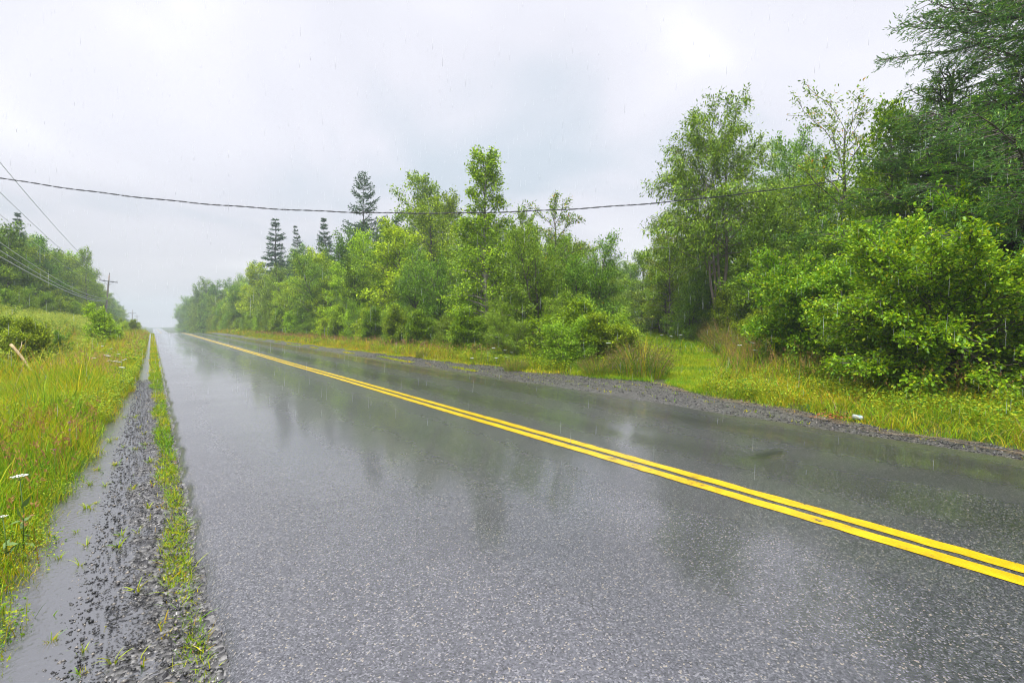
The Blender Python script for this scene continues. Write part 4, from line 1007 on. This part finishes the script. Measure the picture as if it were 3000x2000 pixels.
for x, y, i, s, lb in [(6.55, 8.15, 0, 1.3, 'dark olive weed clump at the left corner of the track mouth, nearest the gravel'), (7.2, 8.9, 1, 1.3, 'olive weed clump just behind the nearest one at the track mouth'), (7.9, 9.5, 2, .9, 'reddish seeding weed clump left of the track'), (5.75, 9.0, 1, .85, 'green weed clump in front of the light green corner shrub'), (8.6, 10.7, 1, 1.05, 'tall yellow-green weed clump farther up the left side of the track'), (4.95, 11.6, 0, .6, 'small dark weed clump in the verge left of the corner shrubs'),
                          (14.2, 10.3, 2, 1.25, 'tall rusty brown weed clump on the right bank of the track'), (13.0, 9.4, 1, 1.2, 'tall green weed clump below the pale stems right of the track'), (15.6, 11.4, 1, 1.3, 'tall yellow-green weed clump left of the rusty brown one'), (10.4, 6.6, 0, .9, 'olive weed clump at the left foot of the bright bushes'), (9.3, 6.4, 2, .7, 'reddish weed clump on the verge right of the track'), (8.2, 5.5, 1, .7, 'low green weed clump on the verge left of the bright bush'),
                          (12.6, 8.6, 1, 1.2, 'lush green weed clump right of the track, in front of the pale stems'), (11.8, 8.0, 1, 1.1, 'green weed clump on the right track edge, half way to the pale stems'), (11.2, 7.3, 0, 1.2, 'dark olive weed clump right of the track beside the leafy shrub'), (10.2, 7.2, 1, 1.0, 'green weed clump on the right edge of the track, nearest its mouth'), (9.7, 5.7, 1, 1.1, 'green weed clump pressed against the left end of the bright bushes'), (8.9, 5.3, 0, 1.0, 'olive weed clump before the left end of the bright bushes'), (13.8, 9.3, 1, 1.3, 'tall green weed clump directly under the pale stems'), (7.6, 4.6, 2, .7, 'small reddish weed clump in front of the bright bushes'),
                          (5.2, 18.2, 0, .55, 'small round dark weed clump in the yellow verge left of the birch')]:
    o = link('weed_clump', CM[i], M['grass']); o.location = (x, y, float(gz(x, y))); o.rotation_euler = (0, 0, x * 7); o.scale = (s, s, s); tag(o, lb, 'weeds')

# ------------------------------------------------------------------ flowers and weeds one can count
def umbel(seed, R, n=26):
    r = np.random.default_rng(seed); mb = MB(); st_ = MB()
    for i in range(n):
        a = i * 2.4; q = R * math.sqrt((i + .5) / n); c = np.array([cos(a) * q, sin(a) * q, -.16 * q * q / R + r.normal() * .002])
        b = np.array([[1, 0, 0], [0, 1, 0], [-1, 0, 0], [0, -1, 0], [0, 0, .55], [0, 0, -.35]]) * R * .20 * r.uniform(.7, 1.1) + c
        mb.add(b, None, [[0, 1, 4], [1, 2, 4], [2, 3, 4], [3, 0, 4], [1, 0, 5], [2, 1, 5], [3, 2, 5], [0, 3, 5]])
        if i % 2 == 0: st_.tube(np.array([[0, 0, -R * .9], c * .6 + (0, 0, -R * .35), c]), [.0012, .0012, .001], 3, cap=False)
    return mb.mesh('flower_head'), st_.mesh('ray')
UM = [umbel(i, .045) for i in range(2)]
def flower(x, y, z, R, label, group=None, v=0):
    g0 = float(gz(x, y)); h = max(.12, z - g0)
    o = empty('wild_carrot', (x, y, g0), rg.uniform(0, 6))
    mb = MB(); lean = rg.normal() * .05
    mb.tube(np.array([[-lean * h, 0, 0], [-lean * h * .3, .01, h * .5], [0, 0, h - R * .9]]), [.004, .0035, .0025], 5)
    V, Q = leaves(np.tile([[0, 0, h * .3]], (8, 1)) + rng.normal(size=(8, 3)) * np.array([.01, .01, h * .15]), rng.normal(size=(8, 3)), np.tile([[0, 0, 1.]], (8, 1)) + rng.normal(size=(8, 3)) * .3, np.full(8, .09), np.full(8, .03)); mb.add(V, Q)
    link('stem', mb.mesh('stem'), M['stem'], o)
    hd = link('flower_head', UM[v][0], M['petal'], o); hd.location = (0, 0, h); hd.scale = (R / .045,) * 3
    hd.rotation_euler = (rg.normal() * .10, rg.normal() * .10, 0)
    ry_ = link('ray', UM[v][1], M['stem'], hd)
    return tag(o, label, 'flower', group)
flower(-4.49, 4.39, .44, .042, 'single flat white flower head nearest the camera in the left verge')
flower(-4.53, 4.15, .26, .022, 'small white flower head at the left picture edge below the flat one')
FL = [(-4.67, 15.6, .62), (-4.49, 14.5, .56), (-4.37, 16.0, .5), (-4.3, 12.85, .52), (-4.59, 18.05, .55), (-4.88, 20.8, .6), (-5.28, 23.5, .6), (-4.62, 14.9, .55), (-4.8, 17.1, .58), (-4.45, 15.1, .5), (-4.7, 19.4, .55), (-5.0, 16.3, .55)]
for x, y, z in FL: flower(x, y, z, .05, 'small white flower head among the yellow grass far along the left verge', 'white flowers along the left verge', 1)
FR = [(5.78, 14.08, 1.02, 'tall white flower before the dark hollow under the birch, leftmost of its clump'), (6.12, 14.2, .95, 'yellowish white flower between the two tallest in the clump'), (6.35, 13.9, 1.01, 'large white flower head, topmost right in the clump under the birch'), (5.56, 13.62, .6, 'white flower at the left flank of the clump under the birch'), (5.94, 13.46, .52, 'white flower in the middle of the clump, half way up'), (6.0, 13.17, .45, 'white flower at mid height right in the clump'), (5.47, 13.31, .28, 'lowest left white flower of the clump under the birch'), (5.74, 13.11, .3, 'low bright white flower head beneath the clump'), (6.3, 13.44, .32, 'low white flower at the right foot of the clump'), (4.98, 14.05, .25, 'white flower alone in the yellow grass left of the clump'),
      (11.6, 11.24, 1.0, 'leftmost of three white flowers at the back of the track'), (12.01, 11.1, .95, 'middle one of three white flowers at the back of the track'), (12.31, 10.9, 1.0, 'rightmost of three white flowers at the back of the track'), (6.18, 8.99, .9, 'white flower above the olive shrub at the track mouth'),
      (8.9, 6.77, .85, 'upper left white flower on the verge right of the track'), (9.02, 6.48, .92, 'white flower beside the upper left one right of the track'), (9.12, 5.98, .88, 'white flower in the middle of the verge right of the track'), (8.69, 5.06, .78, 'white flower close to the bright bush on the right verge'), (8.85, 4.93, .90, 'higher white flower close to the bright bush on the right verge'), (8.43, 6.12, .76, 'lowest white flower on the verge right of the track')]
for x, y, z, lb in FR: flower(x, y, z, .062, lb, None, 0)

def clover(x, y, z, label, group=None):
    g0 = float(gz(x, y)); h = z - g0; o = empty('clover', (x, y, g0), rg.uniform(0, 6)); mb = MB()
    mb.tube([[0, 0, 0], [.008, 0, h * .5], [0, 0, h]], [.002, .0018, .0015], 4); link('stem', mb.mesh('stem'), M['stem'], o)
    n = 40; D = nrm(rng.normal(size=(n, 3)) + np.array([0, 0, .5])); V, Q = leaves(np.zeros((n, 3)) + [0, 0, h], D, rng.normal(size=(n, 3)), np.full(n, .015), np.full(n, .005))
    link('flower_head', mesh('flower_head', V, [Q]), M['petal_pink'], o); return tag(o, label, 'flower', group)
for x, y, z, lb in [(-4.52, 7.0, .36, 'upper pink clover head in the left verge near the gravel'), (-4.50, 6.8, .31, 'pink clover head just under the upper one in the left verge'), (-4.52, 6.0, .27, 'faded pink clover head lowest in the left verge')]: clover(x, y, z, lb)

def weed_mesh(seed, h):
    r = np.random.default_rng(seed); sm = MB(); P = np.array([[0, 0, 0], [.02, .01, h * .5], [.01 * r.normal(), .02, h]])
    sm.tube(P, [.006, .005, .003], 5); n = 46; f = np.linspace(.12, 1, n); a = np.arange(n) * 2.4
    B = np.stack([.02 * f, .01 * f, h * f], -1); D = np.stack([np.cos(a), np.sin(a), .25 - .5 * (1 - f)], -1)
    z = (1.15 - .75 * f)
    V, Q = leaves(B, D, np.tile([[0, 0, 1.]], (n, 1)) + D * -.3, .135 * z + .02, .032 * z + .006, 'ovate')
    return sm.mesh('stem', True), mesh('leaves', V, [Q])
WM = [weed_mesh(i, .62) for i in range(3)]
M['leaf_weed'] = leafmat('leaf_weed', [(0, (.07, .17, .012)), (1, (.16, .30, .016))])
def weed(x, y, s, i, label, group):
    o = empty('leafy_weed', (x, y, float(gz(x, y)) - .02), rg.uniform(0, 6), s)
    link('stem', WM[i][0], M['stem'], o); link('leaf_whorl', WM[i][1], M['leaf_weed'], o); tag(o, label, 'weed', group)
for i in range(24):
    y = rg.uniform(-.8, 2.7); x = 5.9 + rg.uniform(-.25, .9) + .25 * max(0, y)
    weed(x, y, rg.uniform(.6, 1.15), i % 3, 'upright leafy weed in front of the bright bush on the right verge', 'leafy weeds in front of the bright bush')
for i in range(60):
    y = rg.uniform(2.7, 8.2); x = 6.9 + (y - 2.7) * .75 + rg.uniform(-.4, 2.2)
    if track_d(x, y)[0] < 1.35: continue
    weed(x, y, rg.uniform(.7, 1.25), i % 3, 'upright leafy weed on the verge between the track and the bright bush', 'leafy weeds between the track and the bush')

# dead twigs under the bright bush
def deadbranch(P, r, label, kids=4, seed=0):
    r_ = np.random.default_rng(seed); mb = MB(); P = np.array(P, float)
    n = 9; t = np.linspace(0, 1, n); C = np.stack([np.interp(t, np.linspace(0, 1, len(P)), P[:, j]) for j in range(3)], -1) + np.cumsum(r_.normal(size=(n, 3)) * .012, 0)
    mb.tube(C, r * (1 - t * .75), 6)
    for k in range(kids):
        i = r_.integers(2, 8); d = nrm(C[i] - C[i - 1] + r_.normal(size=3) * .12); L = r_.uniform(.2, .5)
        e = C[i] + d * L * .5; e2 = e + nrm(d + r_.normal(size=3) * .35) * L * .5
        mb.tube([C[i], e, e2], [r * .45, r * .32, r * .15], 5)
    o = link('dead_branch', mb.mesh('dead_branch', True), M['twig_dead']); return tag(o, label, 'branch')
deadbranch([[7.55, 3.35, .25], [7.35, 2.75, .8], [7.5, 2.1, 1.05]], .016, 'bare grey branch arching under the left side of the bright bush', 5, 1)
deadbranch([[7.3, 2.9, .2], [7.25, 2.4, .55], [7.4, 1.8, .85]], .014, 'lower bare branch rising across the dark hollow under the bush', 5, 2)
deadbranch([[7.5, 2.2, .95], [7.3, 1.6, .75], [7.4, .9, .95]], .015, 'bare forked branch in the dark hollow on the right of the bush', 6, 3)
deadbranch([[7.7, 1.6, 1.0], [7.4, 1.3, .65], [7.3, 1.0, .5]], .011, 'thin drooping bare twig under the right part of the bush', 4, 4)

# pale broken branch lying in the ditch weeds
mb = MB(); t = np.linspace(0, 1, 8)
a = np.array([-6.85, 18.5, .86]); b = np.array([-6.32, 18.1, .0])
C = a + (b - a) * t[:, None]; C[:, 2] += .03 * np.sin(t * 5)
mb.tube(C, .036 - .012 * t, 8); mb.tube([C[2], C[2] + (.05, .1, .16), C[2] + (.06, .16, .3)], [.016, .01, .005], 5)
tag(link('broken_branch', mb.mesh('broken_branch', True), M['log']), 'pale bare broken branch leaning in the weeds at the left edge', 'branch')

# crushed drink can on the right verge
def can():
    o = empty('drink_can', (4.60, 2.66, float(gz(4.60, 2.66)) + .06), rad(-38)); k = 24
    R_ = .034; prof = [(-.062, .0), (-.062, .022), (-.058, .027), (-.05, R_), (.046, R_), (.056, .028), (.060, .0265), (.060, .024), (.056, .022), (.056, 0)]
    a = np.arange(k) * 2 * pi / k
    def lathe(pr):
        V = np.array([[x, r * cos(t), r * sin(t)] for x, r in pr for t in a])
        i = np.arange(len(pr) - 1)[:, None] * k + np.arange(k)[None]; j = np.arange(len(pr) - 1)[:, None] * k + (np.arange(k)[None] + 1) % k
        V[:, 1:] *= (1 - .10 * np.exp(-((V[:, :1] - .005) / .012) ** 2))
        return V, np.stack([i, j, j + k, i + k], -1).reshape(-1, 4)
    V, Q = lathe(prof[3:5] if False else [(-.05, R_), (-.03, R_), (-.01, R_ * .985), (.0, R_ * .96), (.01, R_ * .985), (.03, R_), (.046, R_)])
    me = mesh('body', V, [Q], True)
    m, nt, ns, ls = newmat('can_paint'); out = ns.new('ShaderNodeOutputMaterial'); p = ns.new('ShaderNodeBsdfPrincipled'); tc = ns.new('ShaderNodeTexCoord'); sx = ns.new('ShaderNodeSeparateXYZ'); ls.new(tc.outputs['Object'], sx.inputs[0])
    n = ns.new('ShaderNodeTexNoise'); n.inputs['Scale'].default_value = 45; ls.new(tc.outputs['Object'], n.inputs['Vector'])
    r = ramp(ns, [(.0, (.36, .40, .44)), (.60, (.40, .45, .52)), (.66, (.28, .46, .68)), (.86, (.30, .48, .70)), (.90, (.8, .8, .8))]); ls.new(math_(ns, ls, 'MULTIPLY_ADD', sx.outputs[0], 10.), r.inputs[0]); r.inputs[0].links[0].from_node.inputs[2].default_value = .5
    mx = nd(ns, 'ShaderNodeMixRGB'); r2 = ramp(ns, [(.62, (0, 0, 0)), (.66, (.6, .6, .6))]); ls.new(n.outputs[0], r2.inputs[0]); ls.new(r2.outputs[0], mx.inputs[0]); ls.new(r.outputs[0], mx.inputs[1]); mx.inputs[2].default_value = (.45, .50, .60, 1)
    ls.new(mx.outputs[0], p.inputs['Base Color']); p.inputs['Roughness'].default_value = .3; ls.new(p.outputs[0], out.inputs[0])
    link('body', me, m, o)
    V, Q = lathe(prof[5:] if False else [(.046, R_), (.056, .028), (.060, .0265), (.060, .024), (.055, .022), (.0552, .001)]); alu = plain('aluminium', (.72, .72, .73), .3, metal=.9); link('lid', mesh('lid', V, [Q], True), alu, o)
    V, Q = lathe([(-.050, R_), (-.058, .027), (-.062, .022), (-.056, .001)]); link('can_base', mesh('can_base', V, [Q], True), alu, o)
    mb = MB(); mb.box((.0575, .003, .0), (.002, .011, .02)); link('pull_tab', mb.mesh('pull_tab'), alu, o)
    o.rotation_euler = (rad(20), rad(6), rad(-62)); o.scale = (1.12,) * 3
    return tag(o, 'white and blue crushed drink can lying in the grass on the right verge', 'can')
can()
n = 70; P = np.stack([4.42 + rg.normal(size=n) * .13, 2.92 + rg.normal(size=n) * .15, np.zeros(n)], -1); P[:, 2] = gz(P[:, 0], P[:, 1]) + .05 + .06 * rg.random(n)
D = rg.normal(size=(n, 3)); D[:, 2] *= .3; V, Q = leaves(P, D, np.tile([[0, 0, 1.]], (n, 1)) + rg.normal(size=(n, 3)) * .5, np.full(n, .055), np.full(n, .03))
tag(link('dead_leaves', mesh('dead_leaves', V, [Q]), M['dead_leaf']), 'rust-brown dead leaves beside the crushed can', 'leaves', kind='stuff')
n = 260; y = rg.uniform(.2, 7, n); P = np.stack([xr(y) - .05 - .22 * rg.random(n), y, 0 * y], -1); P[:, 2] = np.maximum(gz(P[:, 0], y) + .05, -.035)
D = np.stack([rg.normal(size=n) * .25 - .1, np.ones(n), 0 * y], -1); V, Q = leaves(P, D, np.tile([[0, 0, 1.]], (n, 1)), rg.uniform(.15, .5, n), np.full(n, .007), fold=0)
M['straw'] = leafmat('straw', [(0, (.30, .20, .10)), (1, (.55, .42, .24))], trans=.1)
tag(link('straw', mesh('straw', V, [Q]), M['straw']), 'dry straw washed along the gravel edge on the right', 'straw', kind='stuff')
# ------------------------------------------------------------------ utility poles and wires
def pole(x, y, top, label, lean=(.0, .0), arm_rz=0., seen=True):
    z0 = float(gz(x, y)); h = top - z0; o = empty('utility_pole', (x, y, z0))
    mb = MB(); t = np.linspace(0, 1, 7)
    mb.tube(np.stack([lean[0] * h * t, lean[1] * h * t, h * t - .3 * (1 - t)], -1), .165 - .055 * t, 12); link('shaft', mb.mesh('shaft', True), M['pole'], o)
    ha = h - 1.15; ax, ay = lean[0] * ha, lean[1] * ha
    R_ = np.array([[cos(arm_rz), 0, sin(arm_rz)], [0, 1, 0], [-sin(arm_rz), 0, cos(arm_rz)]])
    mb = MB(); mb.box((ax, ay - .16, ha), (2.5, .10, .13), R_); arm = link('crossarm', mb.mesh('crossarm'), M['dark_metal'], o)
    for sx in (-1.15, -.6, 1.15):
        mb = MB(); c = np.array([ax, ay - .16, ha]) + R_ @ np.array([sx, 0, .06])
        mb.tube([c, c + (0, 0, .06), c + (0, 0, .09), c + (0, 0, .2)], [.02, .02, .055, .045], 8); link('insulator', mb.mesh('insulator', True), M['insulator'], arm)
    mb = MB(); c = np.array([lean[0] * h, lean[1] * h, h]); mb.tube([c, c + (.03, 0, .12), c + (.04, 0, .16), c + (.04, 0, .34)], [.02, .02, .06, .05], 8); link('insulator', mb.mesh('insulator', True), M['insulator'], o)
    for s in (-1, 1):
        mb = MB(); a = np.array([ax, ay - .19, ha]) + R_ @ np.array([s * .7, 0, -.05]); mb.tube([a, [ax * .93, ay - .17, ha - .75]], .018, 5); link('brace', mb.mesh('brace'), M['dark_metal'], o)
    return tag(o, label, 'utility pole', 'utility poles left of the road')
p1 = pole(-10.6, 110.8, 10.0, 'nearest grey wooden utility pole, leaning right in front of the left wood', (.10, -.0), .12)
pole(-10.6, 259.3, 7.0, 'second utility pole, small and hazy beyond the crest', (.02, 0), .05)
pole(-10.6, 350.3, 6.8, 'farthest utility pole, tiny in the haze', (-.01, 0), 0)
pole(-10.4, 29.0, 10.2, 'utility pole just outside the left picture edge carrying the wires', (.0, 0), 0)

def wire(a, b, sag, r, mat, label, k=5, n=40, twist=0., name='overhead_wire'):
    a = np.array(a, float); b = np.array(b, float); t = np.linspace(0, 1, n); C = a + (b - a) * t[:, None]; C[:, 2] -= sag * 4 * t * (1 - t)
    if twist: C[:, 2] += twist * np.sin(np.linspace(0, 150, n)) ; 
    mb = MB(); mb.tube(C, r, k); return tag(link(name, mb.mesh(name, True), mat), label, 'wire')
wire((-10.4, 29, 9.05), (-9.65, 110.8, 8.75), 1.0, .013, M['wire_pale'], 'left one of the two high thin pale wires running to the pole crossarm', name='overhead_wire')
wire((-9.3, 29, 9.05), (-8.6, 110.8, 8.65), 1.0, .013, M['wire_pale'], 'right one of the two high thin pale wires running to the pole crossarm')
wire((-10.5, 29, 7.9), (-10.2, 110.8, 7.8), .9, .010, M['wire_pale'], 'single faint thin wire between the high pair and the low cables')
wire((-10.3, 29, 6.2), (-10.1, 110.8, 5.9), 1.0, .022, M['wire_pale'], 'uppermost of the low cables sagging to the nearest pole')
wire((-10.3, 29, 5.75), (-10.1, 110.8, 5.6), 1.0, .022, M['wire_pale'], 'middle one of the low cables sagging to the nearest pole')
wire((-10.3, 29, 5.35), (-10.1, 110.8, 5.35), .9, .035, M['wire_pale'], 'thick lowest cable sagging to the nearest pole')
for k, (h0, h1, sg) in enumerate([(8.75, 6.2, .6), (5.6, 3.4, .8)]):
    wire((-9.8, 110.8, h0), (-10.6, 259, h1), sg, .012, M['wire_pale'], ['high', 'low'][k] + ' thin wire from the nearest pole to the second pole')

# twisted black service cable across the road
a = np.array([-10.4, 29.0, 7.6]); b = np.array([22.0, 4.0, 7.94]); n = 420; t = np.linspace(0, 1, n)
C = a + (b - a) * t[:, None]; C[:, 2] -= 2.055 * 4 * t * (1 - t)
L = np.linalg.norm(b - a); ph = t * L / .9 * 2 * pi
mb = MB()
for q in range(2):
    D = C.copy(); D[:, 2] += .016 * np.sin(ph + q * pi) + .010 * np.sin(t * 90); D[:, 1] += .014 * np.cos(ph + q * pi)
    mb.tube(D, .0125, 5)
tag(link('service_cable', mb.mesh('service_cable', True), M['cable']), 'thick black twisted cable sagging across the road and the sky', 'cable')

# ------------------------------------------------------------------ rainy air
def m_haze():
    m, nt, ns, ls = newmat('haze'); out = ns.new('ShaderNodeOutputMaterial'); v = ns.new('ShaderNodeVolumePrincipled')
    v.inputs['Color'].default_value = (.72, .81, .88, 1); v.inputs['Density'].default_value = HAZE; v.inputs['Anisotropy'].default_value = .1
    ls.new(v.outputs[0], out.inputs['Volume']); return m
HAZE = .0012
if HAZE:
    mb = MB(); mb.box((0, 290, 9.5), (900, 1000, 39)); h = link('haze', mb.mesh('haze'), m_haze()); tag(h, kind='stuff')
    # ground reaches y=800 / x=+-400: inside the box

# falling rain: long drops in the air over the road
rr = np.random.default_rng(77); n = 4500
Zr = 3.2 + 11 * rr.random(n) ** .8; ur = rr.uniform(-.25, 2.45, n) - 1.05
xr_ = CAM[0] + Zr * FW[0] + Zr * ur * RT[0]; yr_ = CAM[1] + Zr * FW[1] + Zr * ur * RT[1]
P = np.stack([xr_, yr_, rr.uniform(.25, 7.5, n)], -1); Lr = rr.uniform(.04, .17, n); Wr = rr.uniform(.0006, .0014, n)
a = np.arange(3) * 2 * pi / 3
V = np.concatenate([np.stack([P[:, None, 0] + Wr[:, None] * np.cos(a), P[:, None, 1] + Wr[:, None] * np.sin(a), np.tile(P[:, 2:3], (1, 3))], -1),
                    np.stack([P[:, 0] + .004, P[:, 1], P[:, 2] + Lr], -1)[:, None]], 1).reshape(-1, 3)
k = np.arange(n)[:, None] * 4
T = np.vstack([k + np.array([[0, 1, 3]]), k + np.array([[1, 2, 3]]), k + np.array([[2, 0, 3]]), k + np.array([[0, 2, 1]])])
M['rain'] = leafmat('rain_drop', [(0, (.75, .78, .82)), (1, (.8, .82, .86))], trans=.5, rough=.1, spec=.5, hue=0, val=0)
tag(link('rain', mesh('rain', V, [T]), M['rain']), 'fine streaks of rain falling in the air over the road', 'rain', kind='stuff')

# ------------------------------------------------------------------ sky and light
w = bpy.data.worlds.new('World'); scene.world = w; w.use_nodes = True
nt = w.node_tree; ns, ls = nt.nodes, nt.links; ns.clear()
out = ns.new('ShaderNodeOutputWorld'); bg = ns.new('ShaderNodeBackground'); bg.inputs['Strength'].default_value = .1
sky = ns.new('ShaderNodeTexSky'); sky.sky_type = 'NISHITA'; sky.sun_disc = False
ELEV, AZ = rad(66), YAW + rad(212)        # azimuth of the sun, clockwise from +Y
sky.sun_elevation = ELEV; sky.sun_rotation = AZ; sky.air_density = 1.2; sky.dust_density = 4
tc = ns.new('ShaderNodeTexCoord'); sp = ns.new('ShaderNodeSeparateXYZ'); ls.new(tc.outputs['Generated'], sp.inputs[0])
zc = math_(ns, ls, 'MAXIMUM', sp.outputs[2], 0.0)
den = math_(ns, ls, 'ADD', zc, .30)
cx = ns.new('ShaderNodeCombineXYZ'); ls.new(math_(ns, ls, 'DIVIDE', sp.outputs[0], den), cx.inputs[0]); ls.new(math_(ns, ls, 'DIVIDE', sp.outputs[1], den), cx.inputs[1])
n1 = ns.new('ShaderNodeTexNoise'); n1.inputs['Scale'].default_value = 1.15; n1.inputs['Detail'].default_value = 6; n1.inputs['Roughness'].default_value = .45; n1.inputs['Distortion'].default_value = .4
ls.new(cx.outputs[0], n1.inputs['Vector'])
r = ramp(ns, [(.33, (2.45, 2.68, 2.98)), (.46, (3.18, 3.16, 3.45)), (.57, (3.50, 3.45, 3.72)), (.70, (4.35, 4.34, 4.5))]); ls.new(n1.outputs[0], r.inputs[0])
# an overcast sky is brighter overhead than at the horizon
zr = nd(ns, 'ShaderNodeMapRange', interpolation_type='SMOOTHSTEP'); ls.new(sp.outputs[2], zr.inputs[0]); zr.inputs[1].default_value = .52; zr.inputs[2].default_value = .95; zr.inputs[3].default_value = 1.0; zr.inputs[4].default_value = 2.6
zl = nd(ns, 'ShaderNodeMapRange', interpolation_type='SMOOTHSTEP'); ls.new(sp.outputs[2], zl.inputs[0]); zl.inputs[1].default_value = -.02; zl.inputs[2].default_value = .35; zl.inputs[3].default_value = .74; zl.inputs[4].default_value = 1.0
ml = nd(ns, 'ShaderNodeVectorMath', operation='SCALE'); ls.new(r.outputs[0], ml.inputs[0]); ls.new(math_(ns, ls, 'MULTIPLY', zr.outputs[0], zl.outputs[0]), ml.inputs['Scale'])
mx = nd(ns, 'ShaderNodeMixRGB'); mx.inputs[0].default_value = .93; ls.new(sky.outputs[0], mx.inputs[1]); ls.new(ml.outputs[0], mx.inputs[2])
ls.new(mx.outputs[0], bg.inputs[0]); ls.new(bg.outputs[0], out.inputs[0])

sl = bpy.data.lights.new('sun', 'SUN'); sl.energy = 1.5; sl.angle = rad(12); sl.color = (1, .97, .92)
so = bpy.data.objects.new('sun', sl); COL.objects.link(so)
d = Vector((sin(AZ) * cos(ELEV), cos(AZ) * cos(ELEV), sin(ELEV)))
so.rotation_euler = d.to_track_quat('Z', 'Y').to_euler(); so.location = d * 60

# ------------------------------------------------------------------ render settings
scene.view_settings.view_transform = 'Standard'; scene.view_settings.look = 'None'
scene.view_settings.exposure = 1.5; scene.view_settings.gamma = 1
c = scene.cycles
c.use_denoising = True; c.denoising_input_passes = 'RGB_ALBEDO_NORMAL'; c.denoising_prefilter = 'ACCURATE'; c.filter_width = 1.1
c.max_bounces = 8; c.diffuse_bounces = 1; c.glossy_bounces = 3; c.transmission_bounces = 4; c.volume_bounces = 1; c.transparent_max_bounces = 8
c.caustics_reflective = False; c.caustics_refractive = False
scene.render.use_persistent_data = False
